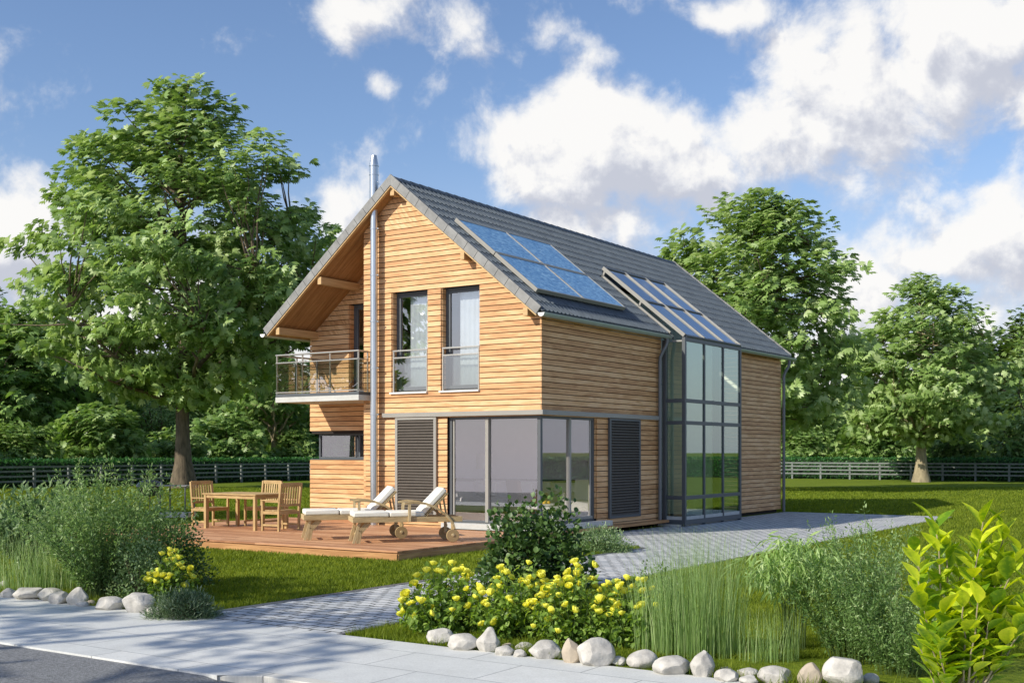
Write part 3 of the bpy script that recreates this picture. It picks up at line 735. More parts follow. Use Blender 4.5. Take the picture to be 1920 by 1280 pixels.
# tiles
def tiles(side, name, seed, skip):
    mb = MB(seed); rng = random.Random(seed)
    NC = 14; step = EX / NC; tw = .32
    ny = int(round((YB - YF) / tw)); tw = (YB - YF) / ny
    prof = [(0, .0), (.10, .0), (.16, .030), (.22, .034), (.30, .0), (.52, .0), (.60, .0), (.66, .030), (.72, .034), (.80, .0), (1.0, .0)]
    for i in range(NC):
        r0 = i * step; r1 = (i + 1) * step + .045
        for j in range(ny):
            ya = YF + j * tw; yc = ya + tw / 2
            if skip(RX + side * (r0 + step * .7), yc): continue
            rn = rng.random(); dz = rng.uniform(-.002, .002)
            top = []; bot = []; und = []
            for (t, h) in prof:
                y = ya + t * tw
                top.append(slope_pt(side, r0, y, -.014 + h * .75)); bot.append(slope_pt(side, r1, y, .003 + h + dz)); und.append(slope_pt(side, r1, y, -.022))
            for k in range(len(prof) - 1):
                q = [top[k], bot[k], bot[k + 1], top[k + 1]]; q2 = [bot[k], und[k], und[k + 1], bot[k + 1]]
                if side < 0: q = q[::-1]; q2 = q2[::-1]
                mb.face(q, rn=rn); mb.face(q2, rn=rn)
            mb.face([top[-1], bot[-1], und[-1]], rn=rn); mb.face([top[0], bot[0], und[0]], rn=rn)
    return mb.build(name, M['tile'], roof)
tiles(1, 'roof_tiles', 31, lambda x, y: OPY0 - .05 < y < OPY1 + .05 and x > OPX - .05)
tiles(-1, 'roof_tiles', 32, lambda x, y: False)
# ridge caps
mb = MB(33)
y = YF
while y < YB - .05:
    ye = min(y + .36, YB)
    for a, bb in ((0, 1), (1, 2), (2, 3), (3, 4)):
        A = [(-.13, -.085), (-.07, -.015), (0, .028), (.07, -.015), (.13, -.085)]
        for k0, up in ((0, 0),):
            pa = A[a]; pb = A[bb]
            mb.face([(RX + pa[0], y, 7.79 + pa[1] + .012), (RX + pa[0], ye, 7.79 + pa[1]), (RX + pb[0], ye, 7.79 + pb[1]), (RX + pb[0], y, 7.79 + pb[1] + .012)])
    y += .33
mb.build('ridge_tiles', M['tile'], roof)
# verge tiles front and back
for yv, s in ((YF, -1), (YB, 1)):
    mb = MB(34)
    for side in (-1, 1):
        NCV = 15
        for i in range(NCV):
            r0 = i * EX / NCV; r1 = (i + 1) * EX / NCV - .006
            ya, yb = (yv - .035, yv + .01) if s < 0 else (yv - .01, yv + .035)
            c = []
            ht = .048 if i == 0 else .05
            for h in (-.14, ht):
                for (r, y) in ((r0 if h < 0 and i == 0 else r0, ya), (r1, ya), (r1, yb), (r0, yb)):
                    c.append(slope_pt(side, r, y, h) if i else (slope_pt(side, r, y, h) if r > 0 else (RX + side * .0005, y, 7.79 + h * SL)))
            mb.hexa(c)
    mb.build('verge_tiles', M['verge'], roof, bevel=.004)
# light timber verge batten just under the verge tiles
mb = MB(35)
for side in (-1, 1):
    c = []
    for h in (-.172, -.150):
        for (r, y) in ((0, YF - .02), (EX, YF - .02), (EX, YF + .05), (0, YF + .05)):
            p = slope_pt(side, r, y, h)
            if r == 0: p = (RX + side * .0005, y, 7.79 + h * SL)
            c.append(p)
    mb.hexa(c)
mb.build('verge_batten', M['beamwood'], roof)
# soffit boards (run down the slope), front overhang and recess
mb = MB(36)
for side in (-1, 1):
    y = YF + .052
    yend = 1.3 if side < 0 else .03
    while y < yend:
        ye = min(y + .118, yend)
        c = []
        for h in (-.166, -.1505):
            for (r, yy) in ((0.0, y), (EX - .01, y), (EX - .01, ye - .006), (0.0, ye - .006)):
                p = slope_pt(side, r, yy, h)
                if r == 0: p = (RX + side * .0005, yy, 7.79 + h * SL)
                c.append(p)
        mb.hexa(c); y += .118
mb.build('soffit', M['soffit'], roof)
# purlins (ends poke out under the verge)
for px_, pw in ((RX, .11), (-1.80, .10), (-.22, .11), (-5.85, .11), (-7.18, .11)):
    mb = MB(37)
    zt = zsof(px_) - (.03 if px_ == RX else .02 + .045)
    mb.box(px_ - pw / 2, YF + .03, zt - .17, px_ + pw / 2, 1.3 if px_ < -5 else .05, zt)
    mb.build('purlin', M['beamwood'], roof, bevel=.004)
# gutters
def gutter(x, y0, y1, z, parent, r=.075):
    mb = MB(38); n = 12
    for i in range(n):
        a0 = math.pi + math.pi * i / n; a1 = math.pi + math.pi * (i + 1) / n
        for rr in (r, r - .008):
            mb.face([(x + rr * math.cos(a0), y0, z + rr * math.sin(a0)), (x + rr * math.cos(a0), y1, z + rr * math.sin(a0)), (x + rr * math.cos(a1), y1, z + rr * math.sin(a1)), (x + rr * math.cos(a1), y0, z + rr * math.sin(a1))])
    mb.tube([(x + r, y0, z), (x + r, y1, z)], .008, 6); mb.tube([(x - r, y0, z), (x - r, y1, z)], .006, 6)
    g = mb.build('gutter', M['zinc'], parent, smooth=True)
    for yy, dy in ((y0, -.004), (y1, .004)):
        cp = MB(39)
        pts = [(x + (r + .002) * math.cos(math.pi + math.pi * i / 12), yy + dy, z + (r + .002) * math.sin(math.pi + math.pi * i / 12)) for i in range(13)]
        cp.face(pts); cp.face([(p[0], p[1] - dy * 1.8, p[2]) for p in pts])
        cp.build('end_cap', M['white'], g)
    return g
GZ = 4.575
gutter(.205, -.34, 5.44, GZ, roof); gutter(.205, 8.92, 13.85, GZ, roof); gutter(-7.605, -.34, 13.85, GZ, roof)
def downpipe(y, ztop_, parent, zb=.10):
    mb = MB(40)
    pts = [(.205, y, ztop_ - .05), (.205, y, ztop_ - .17), (.19, y - .02, ztop_ - .24), (.12, y - .09, ztop_ - .42), (.085, y - .12, ztop_ - .52), (.08, y - .13, ztop_ - .62), (.08, y - .13, zb)]
    mb.tube(pts, .043, 14)
    for z in (3.4, 2.1, .9): mb.tube([(.08, y - .13, z - .02), (.08, y - .13, z + .02)], .048, 14)
    mb.build('downpipe', M['zincdark'], parent, smooth=True)
downpipe(5.30, GZ, house); downpipe(13.45, GZ, house, .02)

# flue
CX, CY = -4.30, -.17
mb = MB(41)
mb.tube([(CX, CY, .17), (CX, CY, 7.95)], .082, 24)
mb.tube([(CX, CY, 7.3), (CX, CY, 8.14)], .10, 24)
flue = mb.build('flue_pipe', M['steel'], house, smooth=True)
for k in range(7):
    mb = MB(42)
    z = 1.59 + k * 1.03
    mb.tube([(CX, CY, z - .012), (CX, CY, z + .012)], .092, 24); mb.box(CX + .085, CY - .01, z - .012, CX + .13, CY + .01, z + .012)
    mb.box(CX - .012, CY + .08, z - .012, CX + .012, -.001, z + .012)
    mb.build('clamp', M['steel'], flue, smooth=True)
for z in (7.94, 8.14):
    mb = MB(42); mb.tube([(CX, CY, z - .01), (CX, CY, z + .01)], .108, 24); mb.build('collar', M['steel'], flue, smooth=True)
mb = MB(43); mb.tube([(CX, CY, 8.12), (CX, CY, 8.18), (CX, CY, 8.37), (CX, CY, 8.375)], [.10, .10, .062, .055], 24); mb.build('cowl', M['steel'], flue, smooth=True)
mb = MB(44); mb.box(CX - .12, CY - .11, .42, CX + .12, -.002, .62); mb.build('inspection_box', M['steel'], flue, bevel=.006)

# ---- balcony
bal = empty('balcony'); bal.parent = house
mb = MB(45)
mb.box(-7.12, -.40, 2.94, -4.55, 1.045, 3.06); mb.build('slab_edge', M['slab'], bal, bevel=.004)
mb = MB(46)
mb.box(-7.125, -.385, 3.062, -4.56, 1.045, 3.135); mb.build('floor_frame', M['frame'], bal, bevel=.004)
mb = MB(47); t = .028
bx0, bx1, by0, by1 = -7.11, -4.58, -.37, 1.0
posts = [(bx0 + .02, by0), (-6.28, by0), (-5.42, by0), (bx1, by0), (bx0, 1.0), (bx0, .3), (bx1, -.06)]
for (x, y) in posts: mb.box(x - t / 2, y - t / 2, 3.0 if y < 0 else 3.13, x + t / 2, y + t / 2, 4.02)
mb.build('railing_posts', M['metal'], bal)
mb = MB(48)
mb.tube([(bx0, 1.04, 4.04), (bx0, by0, 4.04)], .021, 10); mb.tube([(bx0 - .02, by0, 4.04), (bx1 + .02, by0, 4.04)], .021, 10); mb.tube([(bx1, by0, 4.04), (bx1, -.04, 4.04)], .021, 10)
mb.build('handrail', M['metal'], bal, smooth=True)
mb = MB(49)
for z in (3.86, 3.17):
    mb.bar((bx0, by0 - .02, z), (bx1, by0 - .02, z), .02, .025); mb.bar((bx0 - .02, by0, z), (bx0 - .02, 1.04, z), .02, .025); mb.bar((bx1 + .02, by0, z), (bx1 + .02, -.05, z), .02, .025)
mb.build('mid_rail', M['metal'], bal)
pane_x('glass_panel', bx0, bx1, by0 - .022, 3.18, 3.85, M['glassrail'], bal); pane_y('glass_panel', bx0 - .022, by0, 1.03, 3.18, 3.85, M['glassrail'], bal)
pane_y('glass_panel', bx1 + .022, by0, -.05, 3.18, 3.85, M['glassrail'], bal)

# ---- glass bay (winter garden)
bay = empty('glass_bay'); bay.parent = house
BX = .60; B0, B1 = 5.46, 8.89; BZ = 4.53
mb = MB(50); w = .085
mb.box(BX - w, B0, .01, BX, B0 + w, BZ); mb.box(BX - w, B1 - w, .01, BX, B1, BZ)
mb.box(.004, B0 - .03, .01, .004 + .10, B0 + w, GZ - .09)
mb.box(.004, B1 - w, .01, .10, B1 + .03, GZ - .09)
ms = [B0 + (B1 - B0) * i / 3 for i in (1, 2)]
for m in ms: mb.box(BX - .07, m - .03, .01, BX - .003, m + .03, BZ)
tz = [.10, .69, 2.49, 3.02, BZ - .04]
for z in tz:
    h = .045 if z > .2 else .06
    mb.box(BX - .072, B0 + w, z - h, BX - .001, B1 - w, z + h)
    if z < 4: mb.box(.104, B0 + .002, z - h, BX - w, B0 + w - .02, z + h); mb.box(.104, B1 - w + .02, z - h, BX - w, B1 - .002, z + h)
mb.build('bay_frame', M['frame'], bay, bevel=.004)
mb = MB(51)
ys = [B0 + .05] + ms + [B1 - .05]
for a, c in zip(ys[:-1], ys[1:]): mb.box(BX - .05, a + .03, .16, BX - .02, c - .03, .24)
mb.box(.1, B0 + .02, .16, BX - w, B0 + .05, .24)
mb.build('bay_sill', M['slab'], bay)
for a, c in zip(ys[:-1], ys[1:]):
    for z0, z1 in ((.24, .65), (.73, 2.45), (2.53, 2.98), (3.06, BZ - .08)):
        pane_y('pane', BX - .03, a + .02, c - .02, z0, z1, M['glassbay'], bay)
for z0, z1 in ((.24, .65), (.73, 2.45), (2.53, 2.98), (3.06, BZ - .1)):
    pane_x('pane', .10, BX - w + .01, B0 + .035, z0, z1, M['glassbay'], bay)
# sloped glazing over the roof
mb = MB(52)
def rp(x, y, h): # point h above the roof plane (vertical)
    return (x, y, 7.79 - .809 * (x - RX) + h)
XU = -1.66; XL = BX - .03
HH = .24
for i, y in enumerate([B0 + .035] + ms + [B1 - .035]):
    mb.bar(rp(XU, y, HH), rp(XL, y, HH), .055, .09, up=(sn, 0, cs))
sp = mb.build('sloped_glazing', M['framelight'], bay, bevel=.003)
mb = MB(53)
for (x, hh) in ((XU, HH - .005), ((XU + XL) / 2, HH - .01), (XL, HH - .015)):
    mb.bar(rp(x, B0 + .063, hh), rp(x, B1 - .063, hh), .07, .08, up=(sn, 0, cs))
mb.build('cross_bar', M['frame'], sp)
mb = MB(54)
for y in (B0 + .035, B1 - .035):
    mb.bar(rp(XU - .02, y, .03), rp(.20, y, .03), .05, .05, up=(sn, 0, cs))
    for x in (XU, (XU + XL) / 2 - .1): mb.bar(rp(x, y, .04), rp(x + .06, y, HH - .04), .05, .05, up=(1, 0, 0))
    mb.box(.25, y - .025, BZ - .10, BX - w, y + .025, BZ - .06)
mb.build('side_rail', M['framelight'], sp)
mb = MB(55)
for y in (B0 + .06, B1 - .06):
    mb.face([rp(XU, y, -.1), rp(XL - .3, y, -.1), rp(XL - .3, y, .0), rp(XU, y, .0)])
for y in (B0 + .005, B1 - .005): mb.face([rp(XU, y, -.02), rp(.17, y, -.02), (.17, y, 4.4), (XU, y, 5.9)])
mb.face([rp(XU, B0, -.15), rp(XU, B1, -.15), rp(XU, B1, HH - .04), rp(XU, B0, HH - .04)])
mb.build('flashing', M['frame'], sp)
ysr = [B0 + .035] + ms + [B1 - .035]
for a, c in zip(ysr[:-1], ysr[1:]):
    for x0, x1 in ((XU, (XU + XL) / 2), ((XU + XL) / 2, XL)):
        b = MB(); b.face([rp(x0 + .03, a + .02, HH + .015), rp(x1 - .03, a + .02, HH + .015), rp(x1 - .03, c - .02, HH + .015), rp(x0 + .03, c - .02, HH + .015)])
        b.build('roof_pane', M['glassroof'], sp)

# ---- solar panels, two rows of two
SY = [.20, 2.12, 4.04]; SX = [-2.40, -1.36, -.30]
for i in range(2):
    for j in range(2):
        ya, yb = SY[j] + .008, SY[j + 1] - .008; xa, xb = SX[i] + .008, SX[i + 1] - .008
        mb = MB(56)
        def sp_(x, y, h):
            r = x - RX; p = slope_pt(1, r, y, h); return p
        h0, h1 = .045, .13; f = .028
        def sbox(x0, x1, y0, y1, a, c): mb.hexa([sp_(x0, y0, a), sp_(x1, y0, a), sp_(x1, y1, a), sp_(x0, y1, a), sp_(x0, y0, c), sp_(x1, y0, c), sp_(x1, y1, c), sp_(x0, y1, c)])
        sbox(xa, xb, ya, ya + f, h0, h1); sbox(xa, xb, yb - f, yb, h0, h1); sbox(xa, xa + f, ya + f, yb - f, h0, h1 - .001); sbox(xb - f, xb, ya + f, yb - f, h0, h1 - .001)
        pn = mb.build('solar_panel', M['framelight'] , house, bevel=.002)
        mb = MB(57); sbox(xa + f, xb - f, ya + f, yb - f, h0, h1 - .012); mb.build('solar_cells', M['solar'], pn)

# ---- interior
inn = MB(60)
XW = -.24
inn.box(FL + .2, .24, 2.56, XW, 5.30, 2.9)                             # slab between floors
inn.box(-7.1, 1.40, 2.56, FL + .2, 5.30, 2.9)
inn.box(-7.1, 5.30, .1, XW, 5.42, 4.45)              # partition
inn.box(-7.1, 3.75, .29, XW - .02, 3.85, 2.55)
inn.box(FL - .2, 3.2, 2.9, -1.2, 3.3, 5.55); inn.box(-1.2, 3.2, 2.9, XW, 3.3, 4.6)                             # upper back wall
inn.box(-7.1, 3.2, 2.9, FL - .2, 3.3, 4.4)
inn.box(FL + .2, .23, 5.42, -1.2, 3.2, 5.5)
pw_ = inn.build('interior_wall', M['plaster'], house)
wr = MB(65); wr.box(-7.0, 3.715, 1.06, XW - .03, 3.749, 1.13); wr.build('wall_rail', M['frame'], house)
fl = MB(61); fl.box(FL + .2, .24, .20, XW + .1, 5.30, .288); fl.box(-7.1, 1.40, .20, FL + .2, 5.3, .287); fl.build('interior_floor', M['floorin'], house)
st = MB(62)
st.box(-2.2, 5.42, .0, -2.1, 8.93, 6.0); st.box(-2.1, 8.93, .1, -.25, 9.05, 4.7); st.hexa([(-2.1, 8.93, 4.7), (-.25, 8.93, 4.7), (-.25, 9.05, 4.7), (-2.1, 9.05, 4.7), (-2.1, 8.93, 6.2), (-.25, 8.93, 4.75), (-.25, 9.05, 4.75), (-2.1, 9.05, 6.2)])
st.build('stairwell_wall', M['plastergreen'], house)
fl = MB(63); fl.box(-2.1, 5.42, .0, .5, 8.9, .05); fl.build('stairwell_floor', M['slab'], house)
ci = MB(64); clad(ci, lambda u: (.06 + u, B1 - .01), (0, -1), .455, .15, 4.45); ci.build('stairwell_cladding', M['sill'], house)

# furniture seen through the corner window
sofa = empty('sofa', (-3.1, 3.2, .29), 0, 'long pale upholstered sofa in the living room behind the sliding glass door', 'sofa')
b = MB(); b.box(-1.1, -.42, .08, 1.1, .42, .40); b.build('seat', M['sofa'], sofa, bevel=.04)
b = MB(); b.box(-1.1, .28, .40, 1.1, .46, .80); b.build('backrest', M['sofa'], sofa, bevel=.05)
for s in (-1, 1):
    b = MB(); b.box(s * 1.13 - .1, -.42, .08, s * 1.13 + .1, .46, .58); b.build('armrest', M['sofa'], sofa, bevel=.04)
for s in (-.6, .5):
    b = MB(); b.box(s - .25, .1, .42, s + .25, .26, .78); b.build('pillow', M['lampshade'], sofa, bevel=.06)
lamp = empty('floor_lamp', (-3.35, 2.75, .29), 0, 'slim white floor lamp with a cylindrical shade behind the glass door', 'lamp')
b = MB(); b.tube([(0, 0, 0), (0, 0, .02)], .13, 20); b.build('base', M['white'], lamp, smooth=True)
b = MB(); b.tube([(0, 0, .02), (0, 0, 1.46)], .014, 10); b.build('pole', M['white'], lamp)
b = MB(); b.tube([(0, 0, 1.10), (0, 0, 1.46)], .20, 24, cap=False); b.build('lamp_shade', M['lampshade'], lamp, smooth=True)
def armchair(loc, rz, mat, label):
    a = empty('armchair', loc, rz, label, 'armchair')
    b = MB(); b.box(-.32, -.3, .15, .32, .3, .40); b.build('seat', mat, a, bevel=.03)
    b = MB(); b.hexa([(-.32, .22, .2), (.32, .22, .2), (.32, .32, .2), (-.32, .32, .2), (-.32, .36, .88), (.32, .36, .88), (.32, .44, .85), (-.32, .44, .85)]); b.build('backrest', mat, a, bevel=.03)
    for s in (-1, 1):
        b = MB(); b.box(s * .36 - .04, -.3, .0, s * .36 + .04, .34, .58); b.build('armrest', mat, a, bevel=.02)
armchair((-1.75, 2.2, .29), R(150), M['leather'], 'brown high backed armchair beside the corner window post inside')
armchair((-.80, 3.0, .29), R(10), M['sofa'], 'pale armchair near the side wall of the living room')
tb = empty('coffee_table', (-.62, 1.25, .29), 0, 'low white table holding yellow fruit just inside the corner window', 'table')
b = MB(); b.box(-.42, -.3, .28, .32, .3, .33); b.build('table_top', M['white'], tb, bevel=.004)
for sx in (-.36, .26):
    for sy in (-.24, .24):
        b = MB(); b.box(sx - .02, sy - .02, 0, sx + .02, sy + .02, .28); b.build('leg', M['white'], tb)
rr = random.Random(5)
bw = empty('fruit_bowl', (-.66, 1.22, .62), 0, 'shallow bowl heaped with yellow fruit on the low white table', 'bowl')
b = MB(); b.tube([(0, 0, 0), (0, 0, .02), (0, 0, .06)], [.10, .16, .20], 24); b.build('dish', M['white'], bw, smooth=True)
for k in range(9):
    a = rr.random() * 6.28; q = rr.random() * .13
    bpy.ops.mesh.primitive_uv_sphere_add(segments=14, ring_count=8, radius=.042, location=(math.cos(a) * q, math.sin(a) * q, .085))
    o = bpy.context.object; o.name = 'fruit'; o.data.name = 'fruit'; o.data.materials.append(M['orange']); o.parent = bw
    for p in o.data.polygons: p.use_smooth = True

# ------------------------------------------------------------------ deck
deck = empty('terrace_deck', (0, 0, 0), 0, 'low reddish timber terrace with boards running along the house front', 'deck')
DX0, DX1, DY0 = -8.1, .50, -5.20
DZ = .166
mb = MB(70)
yy = DY0
while yy < RY - .01:
    ye = min(yy + .138, 1.045)
    x1 = DX1 if ye < -.24 else (-2.42 if ye < -.0 else FL - .01)
    if ye < .0 and ye >= -.24: x1 = -2.42
    if ye >= 0: x1 = FL - .005
    # board lengths with staggered joints
    segs = [DX0]; t = DX0 + (1.4 if int(yy * 10) % 2 else 2.6)
    while t < x1 - .5: segs.append(t); t += 2.7
    segs.append(x1)
    for a, c in zip(segs[:-1], segs[1:]): mb.box(a, yy, DZ - .028, c - .003, ye - .007, DZ)
    yy += .138
mb.build('deck_boards', M['deck'], deck, bevel=.002)
mb = MB(71)
mb.box(DX0 + .03, DY0 + .03, .0, DX1 - .03, DY0 + .06, DZ - .03); mb.box(DX1 - .06, DY0 + .06, .0, DX1 - .03, -.22, DZ - .03); mb.box(DX0 + .03, DY0 + .06, 0, DX0 + .06, RY, DZ - .03)
mb.box(DX0 + .06, DY0 + .3, 0, DX1 - .06, DY0 + .34, .12)
mb.build('deck_fascia', M['deckedge'], deck)
mb = MB(72); mb.box(DX0 - .012, DY0 - .03, .0, DX1 + .012, DY0 - .001, .112); mb.box(DX1 + .001, DY0, 0, DX1 + .028, -.22, .112); mb.box(DX0 - .028, DY0, 0, DX0 - .001, RY, .112)
mb.build('deck_skirt', M['deckedge'], deck, bevel=.003)
# ------------------------------------------------------------------ garden furniture
def make_chair(loc, rz, label):
    """faces local +x"""
    c = empty('garden_chair', loc, rz, label, 'chair', 'teak armchairs round the terrace table')
    hw = .29
    for sy in (-1, 1):
        y = sy * hw
        b = MB(); b.box(-.25, y - .022, 0, -.205, y + .022, .43); b.bar((-.228, y, .42), (-.29, y, .98), .044, .045, up=(1, 0, 0)); b.build('leg', M['teak'], c, bevel=.003)
        b = MB(); b.box(.215, y - .022, 0, .26, y + .022, .615); b.build('leg', M['teak'], c, bevel=.003)
        b = MB(); b.box(-.255, y - .032, .617, .29, y + .032, .642); b.build('armrest', M['teak'], c, bevel=.004)
        b = MB(); b.box(-.204, y - .015, .10, .214, y + .015, .14); b.box(-.204, y - .014, .345, .214, y + .014, .405); b.build('side_rail', M['teak'], c, bevel=.002)
    b = MB(); b.box(.222, -hw + .023, .35, .25, hw - .023, .405); b.box(-.24, -hw + .023, .345, -.215, hw - .023, .405); b.build('seat_rail', M['teak'], c)
    b = MB()
    for i in range(7):
        x = -.19 + i * .066; b.box(x, -hw + .024, .408, x + .056, hw - .024, .426)
    b.build('seat', M['teak'], c, bevel=.002)
    b = MB()
    b.bar((-.29, -hw + .02, .955), (-.29, hw - .02, .955), .028, .075, up=(0, 0, 1)); b.bar((-.245, -hw + .02, .53), (-.245, hw - .02, .53), .024, .05)
    for i in range(7):
        y = -.21 + i * .07; b.bar((-.246, y, .55), (-.288, y, .92), .038, .014, up=(1, 0, 0))
    b.build('backrest', M['teak'], c, bevel=.002)
    return c
make_chair((-6.95, -2.53, DZ), 0, 'left teak armchair at the far left end of the terrace table')
make_chair((-4.76, -2.58, DZ), R(180), 'right teak armchair with its slatted back nearest the house wall')
make_chair((-6.12, -1.78, DZ), R(-92), 'rear teak armchair standing behind the terrace table')
t = empty('garden_table', (-5.85, -2.52, DZ), 0, 'rectangular slatted teak table on the terrace between the armchairs', 'table')
for sx in (-.74, .74):
    for sy in (-.45, .45):
        b = MB(); b.box(sx - .033, sy - .033, 0, sx + .033, sy + .033, .72); b.build('leg', M['teak'], t, bevel=.003)
b = MB()
b.box(-.70, -.472, .65, .70, -.448, .72); b.box(-.70, .448, .65, .70, .472, .72); b.box(-.762, -.41, .65, -.738, .41, .72); b.box(.738, -.41, .65, .762, .41, .72); b.build('apron', M['teak'], t)
b = MB()
b.box(-.80, -.50, .722, .80, -.43, .75); b.box(-.80, .43, .722, .80, .50, .75); b.box(-.80, -.428, .722, -.73, .428, .75); b.box(.73, -.428, .722, .80, .428, .75)
for i in range(17):
    x = -.725 + i * .0856; b.box(x, -.428, .724, x + .078, .428, .748)
b.build('table_top', M['teak'], t, bevel=.002)

def make_lounger(loc, rz, label):
    """local x from foot (0) to head, y width centred"""
    L = empty('sun_lounger', loc, rz, label, 'sun lounger', 'wheeled wooden loungers on the terrace')
    hw = .34
    b = MB()
    for s in (-1, 1): b.box(.0, s * hw - .02, .37, 1.98, s * hw + .02, .46)
    b.box(.0, -hw + .021, .372, .035, hw - .021, .458); b.box(1.94, -hw + .021, .372, 1.975, hw - .021, .458); b.build('frame', M['teak2'], L, bevel=.004)
    b = MB()
    for i in range(16): b.box(.06 + i * .085, -hw + .022, .44, .12 + i * .085, hw - .022, .458)
    b.build('slats', M['teak2'], L)
    for s in (-1, 1):
        b = MB(); y = s * (hw - .04)
        b.bar((.30, y, .38), (.13, y, .20), .035, .09, up=(1, 0, 0)); b.bar((.14, y, .235), (.10, y, .0), .035, .075, up=(1, 0, 0))
        b.bar((.13, y, .38), (.02, y, .0), .034, .05, up=(1, 0, 0)); b.build('leg', M['teak2'], L, bevel=.003)
        w = MB(); c0 = s * (hw + .03)
        w.tube([(1.80, c0 - .022, .119), (1.80, c0 + .022, .119)], .117, 30); w.tube([(1.80, c0 - .034, .13), (1.80, c0 + .034, .13)], .028, 12)
        w.build('wheel', M['teak2'], L, smooth=True, bevel=.005)
        b = MB(); y = s * (hw + .035)
        pts = [(.92, y, .70), (1.08, y, .725), (1.30, y, .70), (1.50, y, .62), (1.68, y, .49), (1.80, y, .34), (1.83, y, .24)]
        for i in range(len(pts) - 1): b.bar(pts[i], pts[i + 1], .045, .04, up=(1, 0, .6))
        b.box(.985, y - .02, .38, 1.035, y + .02, .715); b.build('armrest', M['teak2'], L, bevel=.003)
    b = MB(); b.tube([(1.80, -hw - .03, .13), (1.80, hw + .03, .13)], .016, 8); b.bar((1.80, -hw, .13), (1.80, -hw, .38), .04, .05, up=(1, 0, 0)); b.bar((1.80, hw, .13), (1.80, hw, .38), .04, .05, up=(1, 0, 0)); b.build('axle', M['teak2'], L)
    b = MB(); b.box(.10, -hw + .05, .12, .13, hw - .05, .16); b.build('foot_bar', M['teak2'], L)
    bx, bz = 1.30, .455; dx, dz = .70, .715
    n = math.hypot(dx, dz); ux, uz = dx / n, dz / n; LB = .60
    b = MB()
    for s in (-.28, .28): b.bar((bx, s, bz), (bx + ux * LB, s, bz + uz * LB), .04, .04, up=(0, 1, 0))
    for i in range(9):
        q = .04 + i * .066; b.bar((bx + ux * q, -.30, bz + uz * q), (bx + ux * q, .30, bz + uz * q), .055, .018, up=(-uz, 0, ux))
    b.build('back_frame', M['teak2'], L, bevel=.002)
    for s in (-.22, .22):
        b = MB(); b.bar((bx + ux * .5, s, bz + uz * .5), (bx + .42, s, .42), .03, .03, up=(0, 1, 0)); b.build('prop', M['teak2'], L)
    for a, c in ((.02, .655), (.665, 1.30)):
        b = MB(); b.box(a, -.31, .462, c, .31, .56); b.build('seat_cushion', M['cushion'], L, bevel=.026, smooth=True, angle=60)
    b = MB(); nx, nz = -uz, ux; t0, t1 = .03, .13
    def q(l, t, y): return (bx + ux * l + nx * t, y, bz + uz * l + nz * t)
    b.hexa([q(.03, t0, -.30), q(LB + .02, t0, -.30), q(LB + .02, t0, .30), q(.03, t0, .30), q(.03, t1, -.30), q(LB + .02, t1, -.30), q(LB + .02, t1, .30), q(.03, t1, .30)])
    b.build('back_cushion', M['cushion'], L, bevel=.026, smooth=True, angle=60)
    return L
LA = math.atan2(1.36, 1.22)
def lpos(nx, ny):   # near foot leg -> centre line origin
    d = Vector((math.cos(LA), math.sin(LA))); s = Vector((-d.y, d.x))
    p = Vector((nx, ny)) + s * .34 - d * .06
    return (p.x, p.y, DZ)
make_lounger(lpos(-1.10, -4.40), LA, 'front wooden lounger with cream cushions and a wheel at the terrace edge')
make_lounger(lpos(-2.36, -4.32), LA, 'rear wooden lounger with cream cushions beside the louvred shutter')

# kettle barbecue with side table
g = empty('kettle_barbecue', (-12.2, .1, 0), R(20), 'dark kettle barbecue with a steel side table on the lawn left of the terrace', 'barbecue')
b = MB(); prof = [(.0, .62), (.16, .64), (.28, .72), (.33, .84), (.335, .88)]
b.tube([(0, 0, z) for r_, z in prof], [max(r_, .01) for r_, z in prof], 28, cap=False); b.build('bowl', M['kettle'], g, smooth=True)
b = MB(); prof = [(.345, .88), (.34, .92), (.28, 1.0), (.16, 1.06), (.01, 1.08)]
b.tube([(0, 0, z) for r_, z in prof], [r_ for r_, z in prof], 28, cap=False); b.build('lid', M['kettle'], g, smooth=True)
b = MB(); b.tube([(-.08, 0, 1.07), (-.06, 0, 1.12), (.06, 0, 1.12), (.08, 0, 1.07)], .014, 8); b.build('handle', M['stem'], g)
for a in (0, 2.1, 4.2):
    b = MB(); b.tube([(.22 * math.cos(a), .22 * math.sin(a), .70), (.36 * math.cos(a), .36 * math.sin(a), 0)], .014, 8); b.build('leg', M['metal'], g)
b = MB(); b.box(.36, -.28, .90, 1.22, .28, .925); b.build('side_table', M['framelight'], g, bevel=.004)
for x in (.45, 1.16):
    for y in (-.24, .24):
        b = MB(); b.box(x - .015, y - .015, 0, x + .015, y + .015, .90); b.build('leg', M['frame'], g)
b = MB(); b.box(.42, -.27, .10, 1.2, .27, .22); b.build('shelf', M['slab'], g, bevel=.005)

